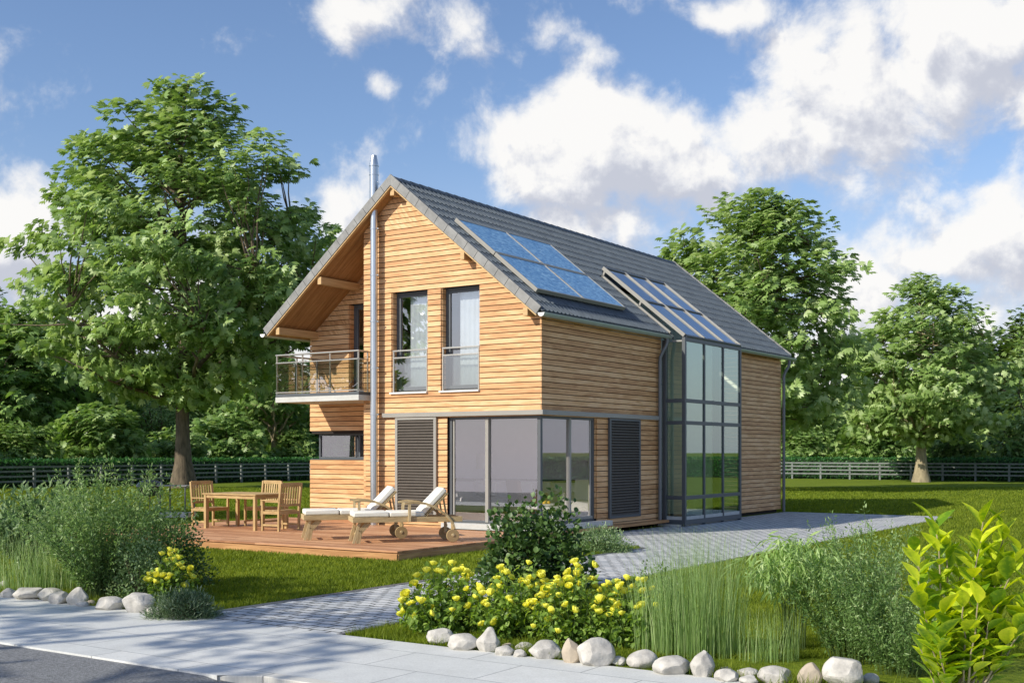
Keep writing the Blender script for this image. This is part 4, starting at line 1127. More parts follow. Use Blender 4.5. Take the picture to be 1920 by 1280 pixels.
# ------------------------------------------------------------------ boulders
from mathutils import noise as mnoise
def P(px, py, z=0.0):
    u = (px - 960) / 2197; v = (846 - py) / 2197
    d = Vector((.831 * u - .5563, .5563 * u + .831, v)); t = (z - 1.8) / d.z
    return Vector((12.74, -20.11, 1.8)) + d * t
import bmesh
def rock(cx, cyb, wpx, hpx, seed, label, mat='rock', peak=0, flat=0):
    """cx, cyb: centre and foot of the stone in photo pixels -> ground point"""
    p = P(cx, cyb, 0.0); Z = (p - Vector((12.74, -20.11, 1.8))).dot(Vector((-.5563, .831, 0)))
    wd = wpx * Z / 2197; hh = hpx * Z / 2197
    rg = random.Random(seed)
    bm = bmesh.new(); bmesh.ops.create_icosphere(bm, subdivisions=4, radius=1)
    planes = []
    for k in range(15):
        n = Vector((rg.gauss(0, 1), rg.gauss(0, 1), rg.gauss(0, .9))).normalized(); planes.append((n, rg.uniform(.74, .93)))
    for v in bm.verts:
        c = v.co.normalized()
        q = c.copy()
        for n, d in planes:
            e = q.dot(n)
            if e > d: q -= n * (e - d) * .93
        q *= 1 + .05 * mnoise.noise(c * 1.7 + Vector((seed, 0, 0)))
        if peak and q.z > 0:
            f = 1 - .42 * q.z; q.x *= f; q.y *= f; q.x += .15 * q.z * (1 if seed % 2 else -1)
        v.co = q
    zs = [v.co.z for v in bm.verts]; zmin, zmax = min(zs), max(zs)
    xs = [v.co.x for v in bm.verts]; sx = wd / (max(xs) - min(xs))
    dep = rg.uniform(.75, .95)
    for v in bm.verts:
        v.co.x *= sx; v.co.y *= sx * dep; v.co.z = (v.co.z - zmin) / (zmax - zmin) * hh * 1.16 - hh * .16
    me = bpy.data.meshes.new('boulder'); bm.to_mesh(me); bm.free()
    me.polygons.foreach_set('use_smooth', [True] * len(me.polygons))
    try: me.set_sharp_from_angle(angle=R(16))
    except Exception: pass
    me.materials.append(M[mat])
    o = bpy.data.objects.new('boulder', me); o.location = (p.x, p.y + sx * dep * .45, -.0)
    o.rotation_euler = (0, 0, math.atan2(.5563, .831) + rg.uniform(-.15, .15))
    link(o); tag(o, label, 'boulder', 'boulders edging the pavement')
RK = [
 (4, 1102, 16, 14, 'small half hidden boulder at the very left edge of the photo', 'rock', 0),
 (10, 1120, 30, 18, 'low grey boulder at the left frame edge left of the flat pale boulders', 'rock', 0),
 (45, 1123, 56, 21, 'long flat boulder, second from the left end of the row', 'rock', 0),
 (84, 1126, 50, 24, 'wide sloping boulder behind the small rounded one near the reeds', 'rock', 0),
 (104, 1132, 40, 24, 'rounded boulder leaning in front of a wide sloping one', 'rock', 0),
 (139, 1134, 40, 34, 'peaked grey boulder standing upright in the left row', 'rock', 1),
 (150, 1137, 26, 11, 'small flat stone at the foot of the peaked left boulder', 'rock', 0),
 (167, 1134, 18, 10, 'tiny tan pebble between the left boulders', 'rocktan', 0),
 (196, 1143, 54, 26, 'faceted boulder with a dark underside under the thin leafed bush', 'rock', 0),
 (250, 1148, 62, 36, 'largest rounded boulder of the left row beside the low green cushion plant', 'rock', 0),
 (284, 1151, 28, 14, 'small stone at the right end of the left row', 'rock', 0),
 (819, 1207, 56, 29, 'flat topped boulder at the left end of the row under the roses', 'rock', 0),
 (862, 1219, 62, 32, 'round shouldered boulder second in the row under the roses', 'rock', 0),
 (911, 1222, 46, 47, 'pointed white boulder under the left roses', 'rock', 1),
 (942, 1229, 38, 19, 'small faceted stone right of the pointed white boulder', 'rock', 0),
 (950, 1215, 24, 10, 'tiny brown stone tucked behind the small faceted one', 'rocktan', 0),
 (979, 1221, 34, 17, 'flat pale stone behind two others under the middle roses', 'rock', 0),
 (972, 1232, 26, 15, 'small wedge stone in front of the flat pale one', 'rock', 0),
 (1015, 1234, 64, 34, 'broad faceted boulder left of the tan upright one', 'rock', 0),
 (1047, 1234, 14, 14, 'narrow sliver of stone against the broad faceted boulder', 'rock', 0),
 (1068, 1243, 36, 47, 'tan upright boulder leaning on the big white one below the roses', 'rocktan', 1),
 (1107, 1248, 73, 52, 'biggest white boulder below the roses', 'rock', 0),
 (1156, 1247, 32, 17, 'small low stone right of the biggest white boulder', 'rock', 0),
 (1199, 1251, 61, 33, 'white boulder with a sloping right side below the reeds', 'rock', 0),
 (1252, 1264, 76, 35, 'wide low white boulder left of a peaked one', 'rock', 0),
 (1313, 1269, 47, 50, 'peaked white boulder below the tall reeds', 'rock', 1),
 (1358, 1278, 46, 24, 'small white boulder at the bottom edge right of the peaked one', 'rock', 0),
 (1358, 1262, 26, 12, 'brown pebble behind the small white boulder', 'rocktan', 0),
 (1399, 1268, 42, 16, 'flat stone below the drooping bamboo', 'rock', 0),
 (1401, 1282, 36, 17, 'wedge stone cut by the bottom of the photo', 'rock', 0),
 (1447, 1281, 66, 32, 'broad pale boulder left of the tan rounded one', 'rock', 0),
 (1514, 1287, 48, 45, 'tan rounded boulder below the wide thin leafed bush', 'rocktan', 1),
 (1576, 1290, 75, 56, 'large smooth white boulder at the bottom right of the row', 'rock', 0),
 (1631, 1282, 32, 20, 'small shaded stone right of the large smooth white boulder', 'rock', 0),
]
for i, (cx, cb, w_, h_, lab, mt, pk) in enumerate(RK): rock(cx, cb, w_, h_, 100 + i * 7, lab, mt, pk)

# ------------------------------------------------------------------ foliage generators
def rot_mats(n_dir, yaw):
    """orthonormal frames: z axis = n_dir (N,3), rotated about it by yaw"""
    z = n_dir / np.linalg.norm(n_dir, axis=1, keepdims=True)
    ref = np.tile(np.array([0., 0., 1.]), (len(z), 1)); m = np.abs(z[:, 2]) > .95; ref[m] = (1, 0, 0)
    x = np.cross(ref, z); x /= np.linalg.norm(x, axis=1, keepdims=True); y = np.cross(z, x)
    c = np.cos(yaw)[:, None]; s = np.sin(yaw)[:, None]
    X = x * c + y * s; Y = -x * s + y * c
    return np.stack([X, Y, z], axis=2)
def frames_from_axis(d, nrm):
    """leaf length along d, leaf normal close to nrm"""
    d = d / np.linalg.norm(d, axis=1, keepdims=True)
    x = np.cross(d, nrm); x /= (np.linalg.norm(x, axis=1, keepdims=True) + 1e-9); z = np.cross(x, d)
    return np.stack([x, d, z], axis=2)
def scatter(name, tv, tf, pos, mats, scale, mat, rnd, parent=None, smooth=False, voff=None):
    tv = np.asarray(tv, float); tf = np.asarray(tf); nper = tf.shape[1]; k = len(tv); n = len(pos)
    v = np.einsum('nij,kj->nki', mats, tv) * scale[:, None, None] + pos[:, None, :]
    f = (tf.ravel()[None, :] + (np.arange(n) * k)[:, None]).ravel()
    rr_ = np.repeat(rnd, k)
    if voff is not None: rr_ = np.clip(rr_ + np.tile(voff, n), 0, 1)
    return np_mesh(name, v.reshape(-1, 3), f, nper, mat, rr_, parent, smooth)
def merge_scatter(parts): pass
# leaf templates: length along +y, flat in xy
def t_leaf(w=.45, fold=.12, droop=.1):
    v = [(0, 0, 0), (w * .42, .28, fold * .8), (w * .5, .55, fold), (0, .5, 0), (-w * .5, .55, fold), (-w * .42, .28, fold * .8), (0, 1.0, -droop), (w * .28, .82, fold * .4 - droop * .4), (-w * .28, .82, fold * .4 - droop * .4)]
    f = [(0, 1, 2, 3), (0, 3, 4, 5), (3, 2, 7, 6), (3, 6, 8, 4)]
    return v, f
def t_simple(w=.4, droop=.08):
    v = [(0, 0, 0), (w * .5, .5, .04), (0, 1, -droop), (-w * .5, .5, .04)]
    return v, [(0, 1, 2, 3)]
def t_palm(n=6, spread=2.35, droop=.22):
    v = []; f = []
    for i in range(n):
        a = (i / (n - 1) - .5) * spread; L = 1.0 - .28 * abs(i / (n - 1) - .5) * 2
        ca, sa = math.cos(a), math.sin(a)
        def pt(x, y, z): return (x * ca + y * sa, -x * sa + y * ca, z)
        b = len(v)
        v += [pt(0, .02, 0), pt(.16 * L, .68 * L, .03 - droop * .35), pt(0, L, -droop), pt(-.16 * L, .68 * L, .03 - droop * .35)]
        f.append((b, b + 1, b + 2, b + 3))
    return v, f
rngn = np.random.default_rng(7)

def limb(b, p0, p1, r0, r1, seed, n=6, sag=.0):
    rg = random.Random(seed); p0 = Vector(p0); p1 = Vector(p1); L = (p1 - p0).length
    pts = []; rad = []
    for i in range(n + 1):
        t = i / n; q = p0.lerp(p1, t)
        q += Vector((rg.uniform(-1, 1), rg.uniform(-1, 1), rg.uniform(-.5, .5))) * L * .035 * math.sin(math.pi * t)
        q.z += -sag * L * math.sin(math.pi * t)
        pts.append(q); rad.append(r0 + (r1 - r0) * t ** .8)
    b.tube(pts, rad, 7, cap=False)
    return pts

def make_tree(name, loc, seed, prof, trunk_r, trunk_top, fork, nclump, nleaf, lsize, leaf, bark, label=None, cat='tree', group=None, clump_r=1.2, shell=.5, lean=(0, 0), dens=1.0, tmpl=None, ncl_lobes=3, rz=0, flat=.55):
    """prof: list of (z, radius); crown sampled in 3D in the envelope"""
    rg = random.Random(seed); rn = np.random.default_rng(seed)
    root = empty(name, loc, rz, label, cat, group)
    zs = [p[0] for p in prof]; rs = [p[1] for p in prof]
    cl = []; tries = 0
    ph = rg.uniform(0, 6.28); ph2 = rg.uniform(0, 6.28)
    while len(cl) < nclump and tries < nclump * 60:
        tries += 1
        z = rg.uniform(zs[0], zs[-1]); r = float(np.interp(z, zs, rs))
        if rg.random() > (r / max(rs)) ** 1.3 + .05: continue
        a = rg.uniform(0, 6.283)
        env = r * (.86 + .14 * math.sin(ncl_lobes * a + ph + z * .35) + .08 * math.sin(7 * a + ph2 - z * .9))
        q = rg.random() ** shell * max(.05, env - clump_r * .35)
        c = (math.cos(a) * q + lean[0] * z, math.sin(a) * q + lean[1] * z, z)
        if any((c[0] - k[0]) ** 2 + (c[1] - k[1]) ** 2 + (1.7 * (c[2] - k[2])) ** 2 < (clump_r * .62) ** 2 for k in cl): continue
        cl.append(c)
    # trunk and limbs
    b = MB(seed)
    H = trunk_top; n = 14; pts = []; rad = []
    for i in range(n + 1):
        t = i / n; z = t * H
        pts.append((lean[0] * z + .12 * math.sin(z * .5 + ph) * t, lean[1] * z + .12 * math.cos(z * .43 + ph) * t, z - (.15 if i == 0 else 0)))
        fl = 1 + 1.0 * math.exp(-z / (trunk_r * 2.2))
        rad.append(max(.03, trunk_r * fl * (1 - .86 * t ** 1.05)))
    b.tube(pts, rad, 14, wob=.07)
    def trunk_at(z):
        t = min(max(z / H, 0), 1) * n; i = min(int(t), n - 1); f = t - i
        p = Vector(pts[i]).lerp(Vector(pts[i + 1]), f); return p, rad[i] + (rad[i + 1] - rad[i]) * f
    mains = []
    for j, c in enumerate(cl):
        rr = math.hypot(c[0], c[1])
        if len(mains) < 11 and c[2] < zs[-1] * .8 and rr > max(rs) * .45 and rg.random() < .6:
            zb = max(fork, c[2] - rr * .75 - .8); zb = min(zb, H * .85)
            p, r_ = trunk_at(zb); mains.append(limb(b, p, c, min(r_ * .55, trunk_r * .42), .035, seed + j, 7, sag=.06))
    for j, c in enumerate(cl):
        if rg.random() < .75:
            cv = Vector(c); best = None
            for mpts in mains:
                for mp in mpts[2:]:
                    d = (mp - cv).length
                    if (best is None or d < best[0]) and mp.z < cv.z + .3: best = (d, mp)
            zb = min(max(fork, c[2] - math.hypot(c[0], c[1]) * .7), H * .95)
            p, r_ = trunk_at(zb)
            if best and best[0] < (p - cv).length: limb(b, best[1], c, .05 * trunk_r / .3, .015, seed + j, 4)
            else: limb(b, p, c, .07 * trunk_r / .3, .015, seed + j, 5)
    b.build('trunk', bark, root, smooth=True, angle=80)
    cl = np.array(cl); ncl = len(cl)
    cs_ = rn.uniform(.75, 1.25, ncl) * clump_r
    idx = np.repeat(np.arange(ncl), nleaf)
    m = len(idx)
    d = rn.normal(size=(m, 3)); d /= np.linalg.norm(d, axis=1, keepdims=True)
    rad_ = rn.random(m) ** .45
    offs = d * rad_[:, None] * cs_[idx][:, None]; offs[:, 2] *= flat
    pos = cl[idx] + offs
    outw = pos - np.array([lean[0] * 5, lean[1] * 5, (zs[0] + zs[-1]) * .42]); outw /= np.linalg.norm(outw, axis=1, keepdims=True)
    ln = outw * .75 + d * .35 + rn.normal(size=(m, 3)) * .30; ln[:, 2] *= .3; ln[:, 2] -= .12
    up = np.tile([0, 0, .5], (m, 1)) + outw * 1.0 + np.array([-.12, -.28, .0]) + rn.normal(size=(m, 3)) * .34
    mats = frames_from_axis(ln, up)
    tv, tf = tmpl or t_palm()
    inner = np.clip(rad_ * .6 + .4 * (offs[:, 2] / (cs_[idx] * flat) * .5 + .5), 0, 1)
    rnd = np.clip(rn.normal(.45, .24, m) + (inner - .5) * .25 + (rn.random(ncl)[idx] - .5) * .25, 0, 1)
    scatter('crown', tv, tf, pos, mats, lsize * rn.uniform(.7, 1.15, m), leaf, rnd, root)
    return root

def copy_thing(src, loc, rz, sc, label, group):
    c = src.copy(); COL.objects.link(c); c.location = loc; c.rotation_euler = (0, 0, rz); c.scale = (sc, sc, sc) if not hasattr(sc, '__len__') else sc
    c['label'] = label; c['group'] = group
    for ch in list(src.children):
        k = ch.copy(); COL.objects.link(k); k.parent = c
    return c

# the big chestnut left of the house
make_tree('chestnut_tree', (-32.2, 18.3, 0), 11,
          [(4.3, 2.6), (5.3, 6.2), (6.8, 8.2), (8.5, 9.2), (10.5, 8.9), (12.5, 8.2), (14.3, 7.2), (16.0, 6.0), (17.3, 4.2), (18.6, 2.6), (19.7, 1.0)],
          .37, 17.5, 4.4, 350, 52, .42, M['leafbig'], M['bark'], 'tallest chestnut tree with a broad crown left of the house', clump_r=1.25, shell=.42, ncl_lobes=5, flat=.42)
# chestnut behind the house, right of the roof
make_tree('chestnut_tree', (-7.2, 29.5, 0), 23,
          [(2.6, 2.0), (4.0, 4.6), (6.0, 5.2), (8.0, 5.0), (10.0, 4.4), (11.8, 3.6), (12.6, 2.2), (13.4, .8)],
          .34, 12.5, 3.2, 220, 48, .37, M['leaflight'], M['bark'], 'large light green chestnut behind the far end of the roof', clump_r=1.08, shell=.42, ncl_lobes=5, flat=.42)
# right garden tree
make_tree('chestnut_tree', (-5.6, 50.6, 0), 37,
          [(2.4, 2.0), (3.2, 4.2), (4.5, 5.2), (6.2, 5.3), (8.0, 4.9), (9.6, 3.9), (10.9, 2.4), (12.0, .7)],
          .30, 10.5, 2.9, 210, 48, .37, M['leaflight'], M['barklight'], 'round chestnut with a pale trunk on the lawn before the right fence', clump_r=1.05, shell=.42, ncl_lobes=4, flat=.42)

# trees beyond the fences (three sources, then copies)
farA = make_tree('dense_tree', (-50, 26, 0), 51, [(1.2, 3.0), (3, 5.2), (6, 6.4), (9, 6.0), (12, 4.6), (14.5, 2.6), (16, .8)], .4, 13, 2.0, 150, 42, .62, M['leafshade'], M['bark'],
                 'dark dense tree beyond the left fence at the far left edge', group='trees beyond the fences', clump_r=1.5, shell=.6)
farB = make_tree('leafy_tree', (-52, 48, 0), 52, [(.8, 2.5), (2, 3.8), (4, 4.6), (6, 4.2), (7.6, 2.9), (8.8, .9)], .25, 7.5, 1.4, 110, 40, .52, M['leafmid'], M['bark'],
                 'mid green tree beyond the left fence seen just right of the big trunk', group='trees beyond the fences', clump_r=1.2, shell=.6)
farC = make_tree('leafy_tree', (-18, 74, 0), 53, [(.6, 2.6), (1.6, 3.8), (3, 4.4), (4.8, 4.2), (6.4, 3.0), (7.6, .9)], .22, 6.5, 1.2, 110, 40, .50, M['leaflight'], M['bark'],
                 'pale green low tree beyond the right fence beside the far house corner', group='trees beyond the fences', clump_r=1.2, shell=.6)
def XZ(px, Z):  # world point from photo column and distance along the view
    X = (px - 960) / 2197 * Z
    return (12.74 + .831 * X - .5563 * Z, -20.11 + .5563 * X + .831 * Z, 0)
GR = 'trees beyond the fences'
farA.location = XZ(-30, 102)
for (px, Z, sc, rz, lab) in [
    (75, 99, .95, 1.0, 'dark tree at the left edge behind the thin leafed bush'),
    (1920, 92, .82, .6, 'tall dark tree at the right edge of the photo'),
    (1830, 98, .72, 3.3, 'dark tree behind the crown of the pale trunked chestnut'),
    (2040, 84, .9, 4.4, 'dark tree partly cut off by the right frame edge'),
    (640, 96, .62, 5.0, 'dark tree hidden mostly behind the left house corner')]:
    copy_thing(farA, XZ(px, Z), rz, sc, lab, GR)
farB.location = XZ(430, 86)
for (px, Z, sc, rz, lab) in [
    (245, 84, .98, 1.0, 'mid green tree beyond the fence under the left side of the big crown'),
    (330, 92, 1.05, 2.0, 'mid green tree directly behind the big chestnut trunk'),
    (540, 84, .86, 3.0, 'mid green tree beyond the fence close to the left house corner'),
    (180, 78, .8, 4.0, 'small mid green tree beyond the fence left of the barbecue'),
    (15, 73, 1.2, 5.0, 'broad mid green tree beyond the fence at far left'),
    (-90, 74, .9, 5.5, 'mid green tree beyond the fence outside the left edge'),
    (1760, 100, .95, .5, 'mid green tree behind the pale trunk by the right fence'),
    (1900, 96, .9, 1.6, 'mid green tree low at the right edge beyond the fence'),
    (760, 98, .9, 1.9, 'mid green tree hidden behind the house')]:
    copy_thing(farB, XZ(px, Z), rz, sc, lab, GR)
farC.location = XZ(1520, 98)
for (px, Z, sc, rz, lab) in [
    (1600, 104, .95, 1.1, 'pale green low tree beyond the right fence in the gap between the chestnuts'),
    (1680, 96, 1.0, 2.4, 'pale green tree beyond the fence left of the pale trunk'),
    (1460, 104, .95, 3.4, 'pale green tree beyond the fence partly behind the house'),
    (1820, 92, .8, 4.2, 'pale green small tree beyond the fence right of the pale trunk'),
    (1980, 88, .85, 5.2, 'pale green small tree beyond the fence at the right edge')]:
    copy_thing(farC, XZ(px, Z), rz, sc, lab, GR)
# sunlit shrubs growing behind the hedges
sh0 = None
for i, (x, y, sc) in enumerate([(-43, 2, 1.0), (-44, 7, .8), (-43, 12, 1.15), (-44, 17, .9), (-43.5, 22, 1.2), (-43, 27, .85), (-44, 32, 1.1), (-43, 37, .95), (-44, 42, 1.2), (-43, 47, .9),
                                (-26, 59, 1.0), (-21, 60, 1.2), (-16, 59.5, .95), (-11, 60, 1.15), (-6, 59, .9), (-1, 60, 1.1), (4, 59.5, 1.0)]):
    lab = ('leafy shrub number %s from the left showing above the left hedge' if i < 10 else 'leafy shrub number %s from the left showing above the right hedge') % (['one', 'two', 'three', 'four', 'five', 'six', 'seven', 'eight', 'nine', 'ten'][i if i < 10 else i - 10])
    if sh0 is None:
        sh0 = make_tree('hedgerow_shrub', (x, y, 0), 58, [(.3, 1.8), (1.2, 2.6), (2.2, 2.7), (3.2, 2.0), (3.9, .7)], .08, 2.8, .3, 60, 44, .34, M['leafmid'], M['bark'], lab, 'shrub', 'shrubs behind the hedges', clump_r=.8, flat=.6)
    else: copy_thing(sh0, (x, y, 0), i * 1.3, sc, lab, 'shrubs behind the hedges')
# slender young tree cut by the right edge
make_tree('slender_tree', XZ(1925, 74), 61, [(1.5, 1.6), (4, 2.3), (7, 2.0), (9, 1.2), (10.4, .4)], .16, 10.0, 1.5, 60, 34, .34, M['leaflight'], M['bark'],
          'slender upright tree at the right edge taller than its neighbours', clump_r=.9, tmpl=t_simple(.5), shell=.6)
# garden tree behind the balcony
make_tree('garden_tree', XZ(516, 78), 63, [(4.0, 2.5), (5, 4.2), (6.2, 4.6), (7.4, 3.4), (8.2, 1.5)], .30, 5.4, 2.4, 46, 34, .45, M['leafmid'], M['barklight'],
          'open branched tree with a lit trunk seen under the balcony', clump_r=1.1, shell=.4)
# weeping fine leafed tree behind the big trunk
make_tree('weeping_tree', XZ(300, 79), 64, [(1.2, 2.4), (3, 3.4), (5, 3.2), (6.6, 2.0), (7.6, .6)], .16, 6.5, 1.5, 70, 130, .26, M['fineleaf'], M['bark'],
          'fine leafed weeping tree beyond the fence left of the big trunk', clump_r=1.0, tmpl=t_simple(.28, .3), flat=1.3, shell=.6)
# leafy branch at the right frame edge
make_tree('young_tree', (3.6, 47.2, 0), 65, [(.6, .9), (1.5, 1.5), (2.6, 1.5), (3.5, .6)], .08, 3.0, .6, 24, 34, .34, M['leaflight'], M['bark'],
          'small young tree touching the right fence at the frame edge', clump_r=.6)
# trees outside the frame whose shadows fall on the pavement and the lawn
make_tree('street_tree', (-2.2, -25.0, 0), 71, [(3.6, 2.0), (5, 4.4), (7, 5.2), (9, 4.2), (10.8, 1.6)], .24, 9.6, 3.0, 70, 16, .27, M['leafmid'], M['bark'],
          'street tree out of frame whose shadow dapples the pavement', clump_r=.55, shell=.5, flat=.3)
make_tree('street_tree', (-20.5, -15.0, 0), 72, [(3.4, 2.0), (5, 4.4), (8, 5.2), (11, 4.0), (13, 1.4)], .34, 11.6, 3.0, 120, 30, .5, M['leafmid'], M['bark'],
          'garden tree out of frame left whose shadow falls on the lawn', clump_r=1.2, shell=.5)

# ------------------------------------------------------------------ fences and hedges
def fence(p0, p1, label, step=1.92):
    p0 = Vector(p0); p1 = Vector(p1); d = (p1 - p0); L = d.length; d.normalize(); n = int(L / step)
    f = empty('post_and_rail_fence', (p0.x, p0.y, 0), math.atan2(d.y, d.x), label, 'fence')
    for i in range(n + 1):
        b = MB(90 + i); b.box(i * step - .055, -.055, -.1, i * step + .055, .055, 1.10); b.build('post', M['fence'], f)
    for z in (.36, .60, .84, 1.05):
        b = MB(); 
        for i in range(n): b.box(i * step - .0, -.085, z - .045, (i + 1) * step - .006, -.057, z + .045)
        b.build('rail', M['fence'], f)
fence((-38.2, -3, 0), (-38.2, 54.4, 0), 'four rail timber fence along the left boundary of the lawn')
fence((-38.0, 54.6, 0), (8.0, 54.6, 0), 'four rail timber fence along the far right boundary of the lawn')
def hedge(x0, y0, x1, y1, h, seed, label, n):
    rn = np.random.default_rng(seed)
    root = empty('hedge', ((x0 + x1) / 2, (y0 + y1) / 2, 0), 0, label, 'hedge')
    cx, cy = (x1 - x0) / 2, (y1 - y0) / 2
    b = MB(); b.box(-cx + .1, -cy + .1, 0, cx - .1, cy - .1, h - .12); b.build('branches', M['hedgecore'], root)
    m = n; side = rn.random(m); pos = np.empty((m, 3)); nr = np.zeros((m, 3))
    pos[:, 0] = rn.uniform(-cx, cx, m); pos[:, 1] = rn.uniform(-cy, cy, m); pos[:, 2] = rn.uniform(0, h, m)
    top = side < .3; pos[top, 2] = h + rn.normal(0, .035, top.sum()) - .03; nr[top, 2] = 1
    fx = (side >= .3)
    s = np.where(rn.random(m) < .5, -1, 1)
    if cx < cy: pos[fx, 0] = (s * (cx - .03) + rn.normal(0, .04, m))[fx]; nr[fx, 0] = s[fx]
    else: pos[fx, 1] = (s * (cy - .03) + rn.normal(0, .04, m))[fx]; nr[fx, 1] = s[fx]
    d = rn.normal(size=(m, 3)); d[:, 2] = np.abs(d[:, 2]) + .4
    mats = frames_from_axis(d, nr + rn.normal(size=(m, 3)) * .5)
    tv, tf = t_simple(.6)
    scatter('leaves', tv, tf, pos, mats, rn.uniform(.10, .2, m), M['hedge'], np.clip(rn.normal(.5, .25, m), 0, 1), root)
hedge(-40.0, -6, -38.8, 56, 1.33, 1, 'clipped dark hedge behind the left fence', 26000)
hedge(-38.8, 55.2, 30, 56.4, 1.33, 2, 'clipped dark hedge behind the right fence', 26000)
hedge(24.5, 5, 25.7, 55, 1.35, 3, 'clipped hedge on the right boundary mirrored in the house windows', 22000)

# ------------------------------------------------------------------ grass
def grass_field():
    rn = np.random.default_rng(3)
    cam_p = np.array([12.74, -20.11]); fw = np.array([-.5563, .831]); rt = np.array([.831, .5563])
    n = 900000
    # sample in view fan so that density falls with distance
    Z = 10.2 * (58 / 10.2) ** (rn.random(n) ** 1.15); u = rn.uniform(-.47, .47, n)
    p = cam_p + np.outer(Z, fw) + (Z * u)[:, None] * rt
    x, y = p[:, 0], p[:, 1]
    ok = (y > -11.47)
    ok &= ~((x > -8.14) & (x < .54) & (y > -5.24) & (y < 1.1))
    ok &= ~((x > -7.45) & (x < .15) & (y > 1.0) & (y < 13.4))
    ok &= ~((x > 2.6) & (x < 4.98) & (y < 13.45))
    ok &= ~((x > .0) & (x < 4.98) & (y > -.6 + (2.72 - x) * .46) & (y < 13.45))
    p = p[ok]; Z = Z[ok]; m = len(p)
    ang = rn.uniform(0, 6.283, m); lean = rn.normal(0, .45, (m, 2))
    h = rn.uniform(.022, .055, m) * (1 + .55 * np.clip((Z - 10) / 25, 0, 1.2)); w = .0045 * (Z / 10) ** .95
    base = np.c_[p, np.zeros(m)]
    dx = np.c_[np.cos(ang) * w, np.sin(ang) * w, np.zeros(m)]
    tip = base + np.c_[lean * h[:, None], h]
    v = np.stack([base - dx, base + dx, tip], 1).reshape(-1, 3)
    lf = np.sin(p[:, 0] * 1.9 + np.sin(p[:, 1] * 1.3) * 2) * np.sin(p[:, 1] * 2.3 + 1) * .10
    lf2 = np.sin(p[:, 0] * 9 + np.sin(p[:, 1] * 7) * 2) * np.sin(p[:, 1] * 8 + 1) * .12
    rnd = np.clip(rn.normal(.48, .2, m) + lf + lf2, 0, 1)
    o = np_mesh('grass', v, np.arange(m * 3), 3, M['grass'], np.repeat(rnd, 3))
    tag(o, 'short mown lawn grass around the terrace and the path', 'grass', kind='stuff')
grass_field()

def verge_tufts():
    # ragged grass growing between and behind the boulders
    rn = np.random.default_rng(12); n = 26000
    x = rn.uniform(-4, 13, n); y = -11.49 + np.abs(rn.normal(0, .33, n)); ok = ~((x > 2.6) & (x < 5.0)); x, y = x[ok], y[ok]
    cl = np.sin(x * 5.1) * np.sin(x * 2.3 + 1) + np.sin(x * 11 + y * 9) * .5; keep = rn.random(len(x)) < .45 + .4 * cl; x, y, cl = x[keep], y[keep], cl[keep]
    m = len(x); h = rn.uniform(.04, .13, m) * (1 + .3 * cl); ang = rn.uniform(0, 6.283, m); w = .0028
    base = np.c_[x, y, np.zeros(m)]; dx = np.c_[np.cos(ang) * w, np.sin(ang) * w, np.zeros(m)]
    tip = base + np.c_[rn.normal(0, .4, (m, 2)) * h[:, None], h]
    v = np.stack([base - dx, base + dx, tip], 1).reshape(-1, 3)
    o = np_mesh('grass_tufts', v, np.arange(m * 3), 3, M['grass'], np.repeat(np.clip(rn.normal(.4, .25, m), 0, 1), 3))
    tag(o, 'ragged longer grass between the boulders along the pavement', 'grass', kind='stuff')
verge_tufts()
# ------------------------------------------------------------------ border plants
def stems_bush(name, loc, seed, nst, H, spread, leaf, leafmat_, n_leaf, lsize, tmpl, label, stemmat='stemgreen', top_bias=.35, stem_r=.004, arch=.35, group=None, up=.5, hvar=.35, basew=.12, rndm=.45, cat='bush', drop=0.0):
    rn = np.random.default_rng(seed); rg = random.Random(seed)
    root = empty(name, loc, 0, label, cat, group)
    b = MB(seed); P_ = []; D_ = []
    for s in range(nst):
        a = rg.uniform(0, 6.283); q = rg.random() ** .5
        h = H * (1 - hvar * rg.random()) * (1 - .28 * q)
        ex = spread * q * rg.uniform(.8, 1.1)
        b0 = Vector((math.cos(a) * basew * q, math.sin(a) * basew * q, 0))
        pts = []
        K = 7
        for i in range(K + 1):
            t = i / K
            pts.append(b0 + Vector((math.cos(a) * ex * t ** (1 + arch), math.sin(a) * ex * t ** (1 + arch), h * (t ** .85 if arch < 1 else math.sin(t * 1.9) / math.sin(1.57)))) + Vector((rg.gauss(0, 1), rg.gauss(0, 1), 0)) * .012 * H * t)
        b.tube(pts, [stem_r * (1 - .7 * i / K) for i in range(K + 1)], 4, cap=False)
        ar = np.array([tuple(p) for p in pts])
        k = max(1, int(n_leaf / nst)); t = top_bias + (1 - top_bias) * rn.random(k); t *= K
        i0 = np.minimum(t.astype(int), K - 1); f = (t - i0)[:, None]
        P_.append(ar[i0] * (1 - f) + ar[i0 + 1] * f); D_.append(ar[i0 + 1] - ar[i0])
    b.build('stems', M[stemmat], root)
    P_ = np.concatenate(P_); D_ = np.concatenate(D_); m = len(P_)
    D_ /= np.linalg.norm(D_, axis=1, keepdims=True) + 1e-9
    side = rn.normal(size=(m, 3)); ld = D_ * up + side / np.linalg.norm(side, axis=1, keepdims=True) * .8
    ld[:, 2] -= drop
    pos = P_ + side * lsize * .35
    nrm = np.tile([0, 0, 1.], (m, 1)) + rn.normal(size=(m, 3)) * .6
    tv, tf = tmpl
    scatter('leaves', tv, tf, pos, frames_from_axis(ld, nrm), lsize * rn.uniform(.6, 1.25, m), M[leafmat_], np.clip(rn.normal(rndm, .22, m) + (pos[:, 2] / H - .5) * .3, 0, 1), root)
    return root
def G(px, py): p = P(px, py); return (p.x, p.y, 0)

